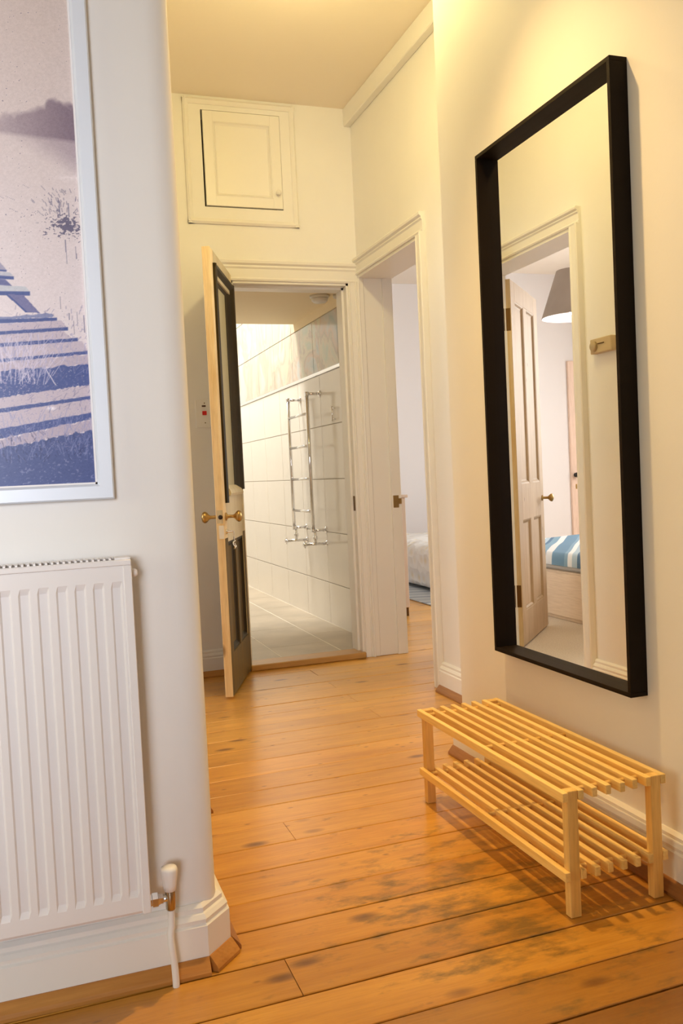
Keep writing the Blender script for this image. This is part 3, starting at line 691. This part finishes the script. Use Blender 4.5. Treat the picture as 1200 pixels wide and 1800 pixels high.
# the print itself: flat sheet, colours stored per vertex
def smooth_noise(shape, sc, seed):
    rs = np.random.RandomState(seed); h, w = shape
    gh, gw = max(2, int(h/sc[0])+2), max(2, int(w/sc[1])+2)
    g = rs.rand(gh, gw)
    yi = np.linspace(0, gh-1.001, h); xi = np.linspace(0, gw-1.001, w)
    y0 = yi.astype(int); x0 = xi.astype(int); fy = (yi-y0)[:, None]; fx = (xi-x0)[None]
    return (g[y0][:, x0]*(1-fy)*(1-fx)+g[y0+1][:, x0]*fy*(1-fx)+g[y0][:, x0+1]*(1-fy)*fx+g[y0+1][:, x0+1]*fy*fx)
def paint(PX, PY):
    """print content on a grid: PX across (0 = left of what shows, 155 = right edge), PY down (0..850)"""
    sh = PX.shape
    n1 = smooth_noise(sh, (6, 6), 1)-.5; n2 = smooth_noise(sh, (2, 3), 2)-.5; n3 = smooth_noise(sh, (30, 24), 3)-.5; n0 = np.random.RandomState(5).rand(*sh)-.5
    c = np.zeros(sh+(3,))
    t = np.clip(PY/560, 0, 1)[..., None]
    c[:] = np.array((194, 180, 176))*(1-t)+np.array((206, 196, 200))*t
    def lay(mask, col):
        m = np.clip(mask, 0, 1)[..., None]; c[:] = c*(1-m)+np.array(col)*m
    q = np.clip(PX/135, 0, 1.3)
    # misty trees and their reflection
    top = 218-42*q - 14*np.exp(-((PX-98)/14)**2) + 14*n3+10*n1
    lay(np.clip((PY-top)/12, 0, 1)*np.clip((252-PY)/8, 0, 1)*(.35+.55*q), (112, 96, 112))
    lay(np.clip((PY-244)/6, 0, 1)*np.clip((250+62*q-PY)/40, 0, 1)*(.10+.42*q), (128, 112, 128))
    lay(np.exp(-((PY-312)/5)**2)*np.clip((PX-85)/40, 0, 1)*.5*(n2+.6), (225, 216, 220))
    # reed heads
    den = np.exp(-((PX-122)/34)**2-((PY-394-(PX-120)*.05)/22)**2)*1.1+.55*np.exp(-((PX-78)/8)**2-((PY-412)/10)**2)+.25*np.exp(-((PX-50)/18)**2-((PY-384)/9)**2)
    lay((den+n2*1.5+n0*.5 > .80)*.85, (78, 74, 102))
    for k, (sx, s0, s1) in enumerate(((118, 420, 462), (108, 352, 380), (124, 356, 380), (136, 430, 452), (107, 520, 542), (136, 545, 570), (122, 548, 560), (148, 550, 580), (130, 560, 585))):
        lay((np.abs(PX-sx-.05*(PY-s0)) < .8)*((PY > s0) & (PY < s1))*.7, (110, 108, 132))
    L_, D_ = (180, 168, 180), (64, 78, 134)
    def band(a0, a1, b0, b1, xe, col, alpha=1, rough=0, slope=0):
        """between lines y=a0..a1 and y=b0..b1 (value at x=0 and x=155), ending at x=xe"""
        ya = a0+(a1-a0)*PX/155+rough*n1; yb = b0+(b1-b0)*PX/155+rough*n2
        lay(np.clip((PY-ya)/1.2+.5, 0, 1)*np.clip((yb-PY)/1.2+.5, 0, 1)*np.clip((xe+slope*(PY-ya)-PX)/1.5+.5, 0, 1)*alpha, col)
    band(464, 464, 482, 480, 1, (146, 142, 164), 1, 1, .9); band(481, 480, 484, 482, 16, D_)
    band(485, 482, 491, 489, 22, (172, 172, 184), 1, 1, .9); band(491, 490, 497, 493, 28, D_)
    band(497, 500, 508, 506, 14, (92, 96, 140), 1, 0, 1.1)
    band(508, 504, 518, 511, 48, (178, 180, 188), 1, 1, .8); band(518, 509, 525, 516, 55, D_)
    m = (PY > 522) & (PY < 551) & (PX > 15+(PY-524)*1.15) & (PX < 46+(PY-524)*.95); lay(m*1., (104, 104, 146))
    m = m & (PX < 20+(PY-524)*1.15); lay(m*1., D_)
    band(562, 540, 567, 550, 92, (120, 126, 162), 1, 4, .7); band(566, 552, 573, 557, 101, D_, 1, 1)
    band(574, 556, 587, 569, 108, L_, 1, 1, .8); band(587, 568, 593, 574, 120, D_, 1, 1)
    band(593, 574, 608, 588, 112, L_, 1, 2, 1.0); band(584, 582, 590, 586, 130, (88, 98, 146), .0)
    band(607, 588, 614, 594, 137, D_, 1, 1)
    band(614, 594, 634, 612, 144, L_, 1, 1, .6); band(634, 612, 640, 618, 156, D_, 1, 1)
    band(640, 618, 656, 636, 170, (172, 160, 174), 1, 5)
    band(655, 635, 702, 673, 170, D_, 1, 6)
    lay(((n2*1.3+n0*.5 > .30)*np.clip((78-PX)/30, 0, 1)*(PY > 648)*(PY < 706-.19*PX))*.75, (150, 142, 172))
    lay((np.abs((PX-78)-(PY-645)*.62) < .9)*((PY > 645) & (PY < 675))*1., (190, 186, 204))
    band(701, 672, 719, 692, 170, L_, 1, 3); band(719, 692, 727, 698, 170, D_, 1, 1.5)
    band(727, 698, 754, 722, 170, L_, 1, 2); lay(np.exp(-((PX-88)/7)**2-((PY-716)/3)**2)*1.2, (222, 216, 226))
    band(754, 722, 771, 734, 170, D_, 1, 2)
    band(771, 734, 788, 754, 170, (168, 156, 172), 1, 8)
    band(787, 753, 900, 900, 170, (66, 78, 128), 1, 9)
    low = np.clip((PY-(790-.22*PX))/40, 0, 1)
    lay(((n2*1.2+n1*.6+n0*.3) > .46)*low*.55, (132, 134, 172))
    pk = (PY > 575-.12*PX)*(PY < 790)*1.
    lay((((n2*1.5+n0*.6) > .52)*pk)*.5, (112, 108, 148)); lay((((n2*1.5+n0*.6) < -.62)*pk)*.4, (205, 196, 208))
    rs = np.random.RandomState(21)
    def strokes(n, xr, yr, ln, col, al, lean):
        for _ in range(n):
            sx, sy, l, a = rs.uniform(*xr), rs.uniform(*yr), rs.uniform(*ln), rs.normal(lean, .45)
            sl = (PY[:, 0] > sy-l) & (PY[:, 0] < sy)
            if not sl.any(): continue
            px = PX[sl]; py = PY[sl]
            m = np.clip(1.1-np.abs(px-sx-(py-sy)*math.tan(a)), 0, 1)*al
            c[sl] = c[sl]*(1-m[..., None])+np.array(col)*m[..., None]
    strokes(150, (-5, 75), (650, 715), (8, 34), (196, 188, 206), .75, .0)
    strokes(110, (0, 158), (640, 700), (5, 18), (150, 148, 184), .6, .1)
    strokes(170, (0, 158), (770, 850), (5, 26), (128, 132, 176), .55, .0)
    strokes(90, (0, 158), (800, 850), (4, 10), (36, 42, 84), .6, .3)
    strokes(60, (0, 158), (690, 770), (4, 12), (92, 92, 132), .6, -.5)
    strokes(60, (0, 158), (580, 640), (3, 9), (120, 114, 146), .6, -.4)
    strokes(70, (96, 160), (375, 425), (3, 9), (88, 84, 112), .7, .4)
    c += (n0*9+n2*9)[..., None]
    return np.clip(c, 8, 250)
xs = np.concatenate([np.linspace(ix0, -.085, 120)[:-1], np.linspace(-.085, ix1, 170)])
zs = np.concatenate([np.linspace(iz0, 1.97, 800)[:-1], np.linspace(1.97, iz1, 12)])
GX, GZ = np.meshgrid(xs, zs)
# sheet coordinates for the picture content
PYs = 848-(GZ-iz0)/(1.936-iz0)*848
edge = 131+36*PYs/848
PXg = edge-(ix1-GX)/.00105
PYg = PYs+.05*(edge-PXg)
cols = paint(PXg, PYg)
lin = np.where(cols/255 <= .04045, cols/255/12.92, ((cols/255+.055)/1.055)**2.4)
h, w = GX.shape
verts = np.stack([GX.ravel(), np.full(GX.size, YP-.006), GZ.ravel()], 1)
idx = np.arange(h*w).reshape(h, w)
quads = np.stack([idx[:-1, :-1].ravel(), idx[:-1, 1:].ravel(), idx[1:, 1:].ravel(), idx[1:, :-1].ravel()], 1)
me = bpy.data.meshes.new('print')
me.vertices.add(len(verts)); me.vertices.foreach_set('co', verts.ravel())
me.loops.add(quads.size); me.loops.foreach_set('vertex_index', quads.ravel())
me.polygons.add(len(quads)); me.polygons.foreach_set('loop_start', np.arange(0, quads.size, 4)); me.polygons.foreach_set('loop_total', np.full(len(quads), 4))
me.update(calc_edges=True)
ca = me.color_attributes.new('ink', 'FLOAT_COLOR', 'POINT')
ca.data.foreach_set('color', np.concatenate([lin.reshape(-1, 3)*1.22, np.ones((h*w, 1))], 1).ravel())
m, N, L, B = nt('printed_paper'); at = N.new('ShaderNodeVertexColor'); at.layer_name = 'ink'; L.new(at.outputs['Color'], B.inputs['Base Color']); B.inputs['Roughness'].default_value = .35
me.materials.append(m)
po = bpy.data.objects.new('print', me); COL.objects.link(po); po.parent = pic; po.matrix_parent_inverse = Matrix.Translation(-Vector(pic.location))

# ------------------------------------------------------------------ radiator
rad = empty('radiator', (-.35, 1.75, .168)); tag(rad, 'white ribbed panel radiator on the wall under the picture', 'radiator')
def rc(name, bm, mat=M_RAD, parent=None): return child(name, bm, mat, rad)
rx0, rx1, rz0, rz1, ry, ryb = -1.04, .1595, .170, .857, 1.722, 1.778
bm = new()
PER = .0331; first = .1335-.0331*34
cols_ = [(rx0, 0.0), (rx0+.004, .0)]
k = first
while k < .14:
    for dx, dd in ((-.0105, 0), (-.0070, .0050), (.0065, .0050), (.0105, 0)):
        if k+dx > rx0+.02: cols_.append((k+dx, dd))
    k += PER
cols_ += [(rx1-.004, 0), (rx1, 0)]
rows = [(rz0, 0, .004), (rz0+.006, 0, 0), (rz0+.034, 0, 0), (rz0+.046, 1, 0), (rz1-.052, 1, 0), (rz1-.040, 0, 0), (rz1-.012, 0, 0), (rz1-.006, 0, .003)]
grid = [[bm.verts.new((x, ry+dd*a+b, z)) for x, dd in cols_] for z, a, b in rows]
for ra, rb in zip(grid, grid[1:]):
    for i in range(len(cols_)-1): bm.faces.new((ra[i], ra[i+1], rb[i+1], rb[i]))
bb = [[bm.verts.new((x, ry+.010, z)) for x in (rx0, rx1)] for z in (rz0, rz1-.006)]
bm.faces.new((bb[0][0], bb[1][0], bb[1][1], bb[0][1]))
rc('front_panel', bm)
bm = new(); box(bm, rx0+.01, rx1-.014, ryb-.012, ryb, rz0+.01, rz1-.02, .003); rc('rear_panel', bm)
bm = new()
for i in range(38): box(bm, rx0+.04+i*.0295, rx0+.041+i*.0295, ry+.010, ryb-.012, rz0+.05, rz1-.05)
o = rc('convector_fins', bm); o['kind'] = 'stuff'
bm = new(); box(bm, rx1-.003, rx1+.003, ry+.004, ryb, rz0+.006, rz1+.001, .0015); box(bm, rx1-.012, rx1+.0035, ry-.003, ry+.006, rz0, rz1-.0103, .0012); rc('side_cover', bm)
bm = new(); box(bm, rx0, rx0+.012, ry-.003, ryb, rz0, rz1, .0015); rc('side_cover', bm)
# top grille: plate with a row of slots
bm = new(); box(bm, rx0, rx1+.0035, ry-.003, ry+.010, rz1-.010, rz1+.001, .0015); box(bm, rx0, rx1+.0035, ryb-.014, ryb, rz1-.006, rz1+.004, .001)
box(bm, rx1-.026, rx1+.0035, ry+.010, ryb-.014, rz1-.006, rz1+.004)
x = rx1-.026
while x > rx0+.02:
    box(bm, x-.0105, x-.0062, ry+.009, ryb-.013, rz1-.002, rz1+.004); x -= .0105
rc('top_grille', bm)
bm = new(); box(bm, rx0+.01, rx1-.027, ry+.010, ryb-.014, rz1-.012, rz1-.004); rc('grille_shade', bm, plain('grille_dark', (.07, .055, .045), .9))  # dark sheet stands in for the shade under the slots
bm = new(); lathe(bm, [(.008, 0), (.008, .010), (.005, .014)], (rx1+.003, 1.75, rz1-.028), 'x', 12); rc('air_vent', bm)
# valve, cap and feed pipe
VX, VY = .2045, 1.752
bm = new(); lathe(bm, [(.0125, 0), (.0125, .004), (.0150, .005), (.0150, .016), (.0125, .017), (.0105, .022), (.0105, .026)], (rx1+.004, VY, .178), 'x', 6, False); lathe(bm, [(.008, .02), (.008, .045)], (rx1+.004, VY, .178), 'x', 12); rc('union_nut', bm, M_CHROME)
bm = new(); lathe(bm, [(.0085, 0), (.0100, .003), (.0100, .038), (.0085, .042)], (VX, VY, .153), 'z', 16); rc('valve_body', bm, plain('nickelled_brass', (.50, .42, .30), .22, metal=1))
bm = new()
t = bmesh.new(); seg = 36; rings = []
for r, hh, fl_ in ((.0115, 0, 1), (.0135, .012, 1), (.0165, .034, 1), (.0168, .042, .3), (.015, .047, 0), (.007, .049, 0)):
    rings.append([t.verts.new(((r*(1-.045*fl_*(k % 3 == 0)))*math.cos(2*PI*k/seg), (r*(1-.045*fl_*(k % 3 == 0)))*math.sin(2*PI*k/seg), hh)) for k in range(seg)])
for a, b in zip(rings, rings[1:]):
    for k in range(seg): t.faces.new((a[k], a[(k+1) % seg], b[(k+1) % seg], b[k])).smooth = True
t.faces.new(list(reversed(rings[0]))); t.faces.new(rings[-1]); merge(bm, t, Matrix.Translation((VX, VY, .192)))
rc('valve_cap', bm, M_WHITEPL)
bm = new(); tube(bm, [(VX, VY, .155), (VX-.001, VY, .125), (VX-.004, VY-.002, .10), (VX-.003, VY-.005, .075), (VX, VY-.004, .045), (VX+.001, VY-.006, .012), (VX+.001, VY-.006, -.002)], .0072); rc('feed_pipe', bm, M_TRIM)

# ------------------------------------------------------------------ tall mirror
mir = empty('wall_mirror', (XM, 2.092, .433)); tag(mir, 'tall rectangular mirror in a deep black frame above the bench', 'mirror')
y0, y1, z0, z1 = 1.760, 2.424, .433, 1.942; xf = 1.3128; th = .0115
for b in ((xf, XM, y0, y1, z0, z0+th), (xf, XM, y0, y1, z1-th, z1), (xf, XM, y0, y0+th, z0+th, z1-th), (xf, XM, y1-th, y1, z0+th, z1-th)):
    bm = new(); box(bm, *b, .0008); child('frame_rail', bm, M_BLACK, mir)
bm = new(); box(bm, XM-.013, XM-.004, y0+th-.001, y1-th+.001, z0+th-.001, z1-th+.001); child('mirror_glass', bm, M_MIRROR, mir)

# ------------------------------------------------------------------ slatted bench
bn = empty('slatted_bench', (1.18, 2.035, 0)); tag(bn, 'low pale pine slatted shoe bench under the mirror', 'bench')
by0, by1 = 1.650, 2.424
lx = (1.056, 1.083); rxl = (1.276, 1.303)
for (a, b) in (lx, rxl):
    for (c, d) in ((by0, by0+.022), (by1-.022, by1)):
        bm = new(); box(bm, a, b, c, d, 0, .2835, .0012); child('leg', bm, M_PINEZ, bn)
sx = [1.0425, 1.0835] + [1.0835+.0358*k for k in (1, 2, 3, 4)] + [1.2625, 1.3035]
SWD, SH = .0135, .0215
for zt in (.2835, .106):
    for s in sx:
        j = random.uniform(-.002, .002)
        bm = new(); box(bm, s, s+SWD, by0-.003+j, by1+.003+j, zt-SH, zt, .0012); child('slat', bm, M_PINE, bn)
    for y in (by0+.034, (by0+by1)/2, by1-.034):
        bm = new(); rod(bm, (sx[0]+.006, y, zt-SH*.55), (sx[-1]+.008, y, zt-SH*.55), .0062); child('cross_dowel', bm, M_PINEZ, bn)

# ------------------------------------------------------------------ hall lamps (above the frame, they give the warm light)
hp = empty('added_pendant', (1.07, 2.96, ZC)); tag(hp, 'unseen bare bulb on a short cord, added over the inner hallway as fill', 'lamp')  # unseen fitting, added to carry the inner hall fill light
bm = new(); lathe(bm, [(.045, 0), (.043, .012), (.02, .024), (.006, .028)], (0, 0, 0), '-z', 20); obj('ceiling_rose', bm, M_WHITEPL, hp)
bm = new(); rod(bm, (0, 0, -.02), (0, 0, -.075), .004); obj('cord', bm, M_WHITEPL, hp)
bm = new(); lathe(bm, [(.012, .065), (.018, .075), (.018, .115), (.014, .12)], (0, 0, 0), '-z', 16); obj('lamp_holder', bm, M_WHITEPL, hp)
hs = empty('ceiling_spotlight', (.84, 2.15, ZC)); tag(hs, 'small white ceiling spotlight over the bench end of the hallway', 'lamp')
bm = new(); lathe(bm, [(.055, 0), (.055, .018), (.045, .026)], (0, 0, 0), '-z', 24); obj('base', bm, M_WHITEPL, hs)
bm = new(); rod(bm, (0, 0, -.02), (0, 0, -.07), .007); obj('stem', bm, M_CHROME, hs)
bm = new(); lathe(bm, [(.010, .065), (.03, .07), (.034, .125)], (0, 0, 0), '-z', 20); obj('lamp_head', bm, M_WHITEPL, hs)

# ------------------------------------------------------------------ bedroom seen through the right doorway
bed = empty('bedstead', (3.8, 6.9, 0)); tag(bed, 'low bed under the pale quilt beyond the bedroom doorway', 'bed')
bm = new(); box(bm, 3.06, 4.5, 5.9, 7.9, .06, .18, .01); child('base', bm, M_DRAWER, bed)
bm = new(); box(bm, 3.05, 4.5, 5.88, 7.92, .18, .34, .03); child('mattress', bm, M_MATTRESS, bed)
for x in (3.12, 4.42):
    for y in (5.98, 7.82):
        bm = new(); box(bm, x-.03, x+.03, y-.03, y+.03, .0102, .06); child('leg', bm, M_DRAWER, bed)
def drape(name, x0, x1, y0, y1, ztop, drop, mat, parent=None, amp=.012, seed=1, nx=30, ny=44, thick=.02):
    """cloth over a block: top sheet plus a hanging side on the low-x edge"""
    rs = random.Random(seed); bm = new(); rows_ = []
    ph = [rs.uniform(0, 6) for _ in range(6)]
    prof = [(x0-.02-.02*math.sin(2.2*t), ztop-drop*(1-t)) for t in [k/10 for k in range(10)]] + [(x0-.012, ztop-.015), (x0+.02, ztop)] + [(x0+.02+(x1-x0-.02)*k/nx, ztop) for k in range(1, nx+1)]
    for j in range(ny+1):
        y = y0+(y1-y0)*j/ny; row = []
        for i, (x, z) in enumerate(prof):
            wv = math.sin(y*17+ph[0]+x*6)*.5+math.sin(y*31+ph[1]-x*11)*.3+math.sin(x*23+ph[2]+y*5)*.3
            dz = amp*wv if i > 10 else amp*.3*wv; dx = amp*1.3*wv if i < 11 else 0
            row.append(bm.verts.new((x-abs(dx), y, z+abs(dz))))
        rows_.append(row)
    for a, b in zip(rows_, rows_[1:]):
        for i in range(len(prof)-1): bm.faces.new((a[i], a[i+1], b[i+1], b[i])).smooth = True
    o = obj(name, bm, mat, parent)
    md = o.modifiers.new('thickness', 'SOLIDIFY'); md.thickness = thick; md.offset = 1
    return o
q = drape('quilt', 3.03, 4.5, 5.86, 7.94, .372, .325, M_QUILT, None, .018, 3)
tag(q, 'cream patterned quilt hanging over the bed through the doorway', 'quilt')
rg = one('rug', M_RUG, None, (2.70, 3.9, 5.2, 8.2, .001, .010), bev=.003); tag(rg, 'flat blue-grey rug on the bedroom floor below the quilt', 'rug')
ch = empty('chest_of_drawers', (2.2, 5.9, 0)); tag(ch, 'pale chest edge just inside the bedroom doorway', 'chest')
for x in (2.03, 2.37):
    for y in (5.64, 6.26):
        bm = new(); box(bm, x-.02, x+.02, y-.02, y+.02, 0, .07); child('leg', bm, M_DKBRASS, ch)
bm = new(); box(bm, 2.0, 2.395, 5.61, 6.29, .06, .82, .003); child('body', bm, plain('chest_paint', (.66, .53, .42), .5), ch)
bm = new(); box(bm, 1.99, 2.412, 5.60, 6.30, .82, .84, .003); child('top', bm, plain('chest_paint', (.66, .53, .42), .5), ch)
for k in range(3):
    bm = new(); box(bm, 2.395, 2.407, 5.64, 6.26, .10+.24*k, .32+.24*k, .003); dr = child('drawer', bm, plain('chest_paint', (.66, .53, .42), .5), ch)
    bm = new(); lathe(bm, [(.006, 0), (.006, .008), (.012, .014), (.0, .02)], (2.407-2.2, 0.05, .21+.24*k), 'x', 12); kb = obj('knob', bm, M_BRASS, dr); 
    kb.matrix_parent_inverse = dr.matrix_parent_inverse.inverted() @ Matrix.Identity(4)

# ------------------------------------------------------------------ guest room seen in the mirror
struct(one('floor_guest', M_CARPET, None, (-3.5, XLB+.09, 2.5, 7.9, -.02, .006)), 'beige carpet of the reflected bedroom', 'floor')
G0 = Vector((.244, 4.232, 0)); G1 = Vector((-.225, 4.735, 0)); gd = (G1-G0).normalized(); GW = (G1-G0).length
d2 = empty('door_2', G0); d2.rotation_euler = (0, 0, math.atan2(gd.y, gd.x))
tag(d2, 'stripped pine four-panel door standing open in the mirror reflection', 'door', None, 'structure')
T0, T1 = -.018, .018; GH = 2.005; gz = .014
for u0, u1 in ((0, .095), (GW-.095, GW)):
    bm = new(); box(bm, u0, u1, T0, T1, gz, GH, .002); obj('stile', bm, M_OLDPINE, d2)
for z0, z1 in ((gz, .20), (.70, .90), (1.90, GH)):
    bm = new(); box(bm, .095, GW-.095, T0, T1, z0, z1, .001); obj('rail', bm, M_OLDPINE, d2)
mu = GW/2
for z0, z1 in ((.20, .70), (.90, 1.90)):
    bm = new(); box(bm, mu-.04, mu+.04, T0, T1, z0, z1, .001); obj('muntin', bm, M_OLDPINE, d2)
    for p0, p1 in ((.095, mu-.04), (mu+.04, GW-.095)):
        bm = new(); box(bm, p0-.001, p1+.001, -.006, .006, z0-.001, z1+.001); pn = obj('panel', bm, M_OLDPINE, d2)
        for s in (1, -1):
            bm = new()
            for fr, ln in ((((p0, .006*s, z0), (1, 0, 0), (0, 0, 1), (0, s, 0)), p1-p0), (((p0, .006*s, z1), (1, 0, 0), (0, 0, -1), (0, s, 0)), p1-p0),
                           (((p0, .006*s, z0), (0, 0, 1), (1, 0, 0), (0, s, 0)), z1-z0), (((p1, .006*s, z0), (0, 0, 1), (-1, 0, 0), (0, s, 0)), z1-z0)):
                strip(bm, fr, [(0, 0), (0, .011), (.008, .009), (.016, .002), (.022, 0)], ln)
            obj('panel_moulding', bm, wood('panel_moulding_pine', (.50, .35, .20), (.40, .26, .13), 'z', .5), pn)
bm = new(); box(bm, -.0015, .0, T0+.001, T1-.001, gz, GH); obj('bare_edge', bm, M_EDGE, d2)
for s, ax in ((T1, 'y'), (T0, '-y')):
    bm = new(); lathe(bm, [(.018, 0), (.018, .004), (.008, .008), (.008, .036), (.016, .044), (.024, .054), (.024, .062), (.012, .069), (0, .070)], (GW-.045, s, .80), ax, 18); obj('door_knob', bm, M_BRASS, d2)
for hz in (.29, 1.79):
    bm = new(); rod(bm, (-.006, T0-.004, hz-.06), (-.006, T0-.004, hz+.06), .007); box(bm, -.004, -.0015, T0, T1-.004, hz-.06, hz+.06); box(bm, -.004, .03, T0-.003, T0, hz-.06, hz+.06); obj('hinge', bm, M_DKBRASS, d2)
bed2 = empty('storage_bed', (-1.4, 5.0, 0)); tag(bed2, 'pale birch storage bed with deep base, reflected in the mirror', 'bed')
bm = new(); box(bm, -2.4, -.430, 4.15, 6.05, .006, .318, .004); child('base', bm, M_DRAWER, bed2)
for y0, y1 in ((4.17, 5.09), (5.11, 6.03)):
    bm = new(); box(bm, -.430, -.420, y0, y1, .03, .305, .003); child('drawer_front', bm, M_DRAWER, bed2)
bm = new(); box(bm, -2.38, -.46, 4.18, 6.02, .318, .352, .01); child('mattress', bm, M_MATTRESS, bed2)
def duvet():
    bm = new(); nx, ny = 60, 40; top = []; bot = []
    for j in range(ny+1):
        ra, rb = [], []
        for i in range(nx+1):
            t = (i/nx)**1.7; x = -.418-1.94*t; y = 4.16+1.88*j/ny
            dx = (-.418-x)/.07; dy = min(j, ny-j)*1.88/ny/.09
            e = math.sqrt(max(0, 1-(1-min(dx, 1))**2))*math.sqrt(max(0, 1-(1-min(dy, 1))**2))
            z = .358+e*(.078+.006*(math.sin(x*7+y*3)+.6*math.sin(y*8-x*4)))
            ra.append(bm.verts.new((x, y, z))); rb.append(bm.verts.new((x, y, .354)))
        top.append(ra); bot.append(rb)
    for a, b, c, d in zip(top, top[1:], bot, bot[1:]):
        for i in range(nx):
            bm.faces.new((a[i], a[i+1], b[i+1], b[i])).smooth = True; bm.faces.new((c[i], d[i], d[i+1], c[i+1]))
    for i in range(nx):
        bm.faces.new((top[0][i], bot[0][i], bot[0][i+1], top[0][i+1])); bm.faces.new((top[-1][i], top[-1][i+1], bot[-1][i+1], bot[-1][i]))
    for j in range(ny):
        bm.faces.new((top[j][0], top[j+1][0], bot[j+1][0], bot[j][0])); bm.faces.new((top[j][-1], bot[j][-1], bot[j+1][-1], top[j+1][-1]))
    o = obj('duvet', bm, M_DUVET)
    tag(o, 'blue and white striped duvet on the reflected bed', 'duvet')
duvet()
# pendant shade in the guest room
LS = Vector((-1.50, 6.20, 0))
lp = empty('lampshade_pendant', (LS.x, LS.y, ZC)); tag(lp, 'grey linen cone lampshade hanging in the reflected bedroom', 'lamp')
bm = new(); lathe(bm, [(.05, 0), (.04, .02), (.006, .025)], (0, 0, 0), '-z', 20); obj('ceiling_rose', bm, M_WHITEPL, lp)
bm = new(); rod(bm, (0, 0, -.02), (0, 0, -.42), .004); obj('cord', bm, M_WHITEPL, lp)
bm = new(); lathe(bm, [(.255, .755), (.125, .38)], (0, 0, 0), '-z', 40)
for f in [f for f in bm.faces if len(f.verts) > 4]: bm.faces.remove(f)
so = obj('lamp_shade', bm, M_SHADE, lp)
bm = new(); lathe(bm, [(.2515, .757), (.1215, .38)], (0, 0, 0), '-z', 40)
for f in [f for f in bm.faces if len(f.verts) > 4]: bm.faces.remove(f)
obj('shade_lining', bm, M_SHADEIN, lp)
bm = new(); lathe(bm, [(.0, .42), (.02, .44), (.018, .5), (.035, .56), (.04, .60), (.025, .64), (0, .65)], (0, 0, 0), '-z', 20); obj('bulb', bm, M_BULB, lp)
point('guest_lamp_light', (LS.x, LS.y, ZC-.70), 5, (1, .86, .74), .04)
# closet door in the guest room's end wall
d3 = empty('door_3', (-2.54, 7.9, 0)); tag(d3, 'narrow pinkish pine closet door with black knob, deep in the reflection', 'door', None, 'structure')
bm = new(); box(bm, -.76, 0, -.03, 0, .01, 2.055, .003); obj('leaf', bm, wood('pink_pine', (.80, .62, .52), (.72, .54, .44), 'z', .5), d3)
bm = new(); lathe(bm, [(.022, 0), (.022, .004), (.009, .008), (.009, .03), (.03, .045), (.03, .06), (0, .07)], (-.045, -.03, .88), '-y', 18); obj('knob', bm, plain('black_knob', (.012, .01, .01), .25), d3)
bm = new(); box(bm, -.060, -.042, -.034, -.03, .735, .785, .002); obj('keyhole_plate', bm, M_BRASS, d3)
# thermostat on the reflected wall
ts = empty('thermostat', (XL, 3.17, 1.492)); tag(ts, 'small beige wall thermostat with a round dial, reflected in the mirror', 'thermostat')
bm = new(); box(bm, 0, .028, -.075, .070, -.032, .030, .003); obj('case', bm, plain('beige_plastic', (.58, .46, .28), .4), ts)
bm = new(); lathe(bm, [(.021, 0), (.021, .010), (.018, .013), (0, .0135)], (.028, .038, -.002), 'x', 22); obj('dial', bm, plain('dial_beige', (.46, .36, .22), .4), ts)
bm = new(); box(bm, .028, .032, -.030, .014, .004, .008, .001); obj('pointer', bm, M_DKBRASS, ts)

# labels for the parts that look different from the rest of their thing
PART_LABELS = {'rocker': 'red rocker', 'door_knob': 'brass door knob', 'glass_pane': 'frosted glass pane', 'union_nut': 'shiny metal union nut', 'valve_cap': 'white fluted valve cap',
               'strike_plate': 'brass strike plate', 'mirror_glass': 'clear mirror glass', 'print': 'misty lake and wooden jetty photograph', 'hinge': 'dark metal hinge', 'glazing_moulding': 'dark varnished glazing moulding',
               'pull_ring': 'chrome ring', 'bolt_thumb_turn': 'chrome thumb turn', 'bead': 'brown stained wooden bead', 'fillet': 'thin white inner edge', 'shade_lining': 'white shade lining', 'keep_block': 'white painted block'}
for o in list(COL.objects):
    base = o.name.split('.')[0]
    if o.parent and base in PART_LABELS and o.type == 'MESH': o['label'] = PART_LABELS[base]
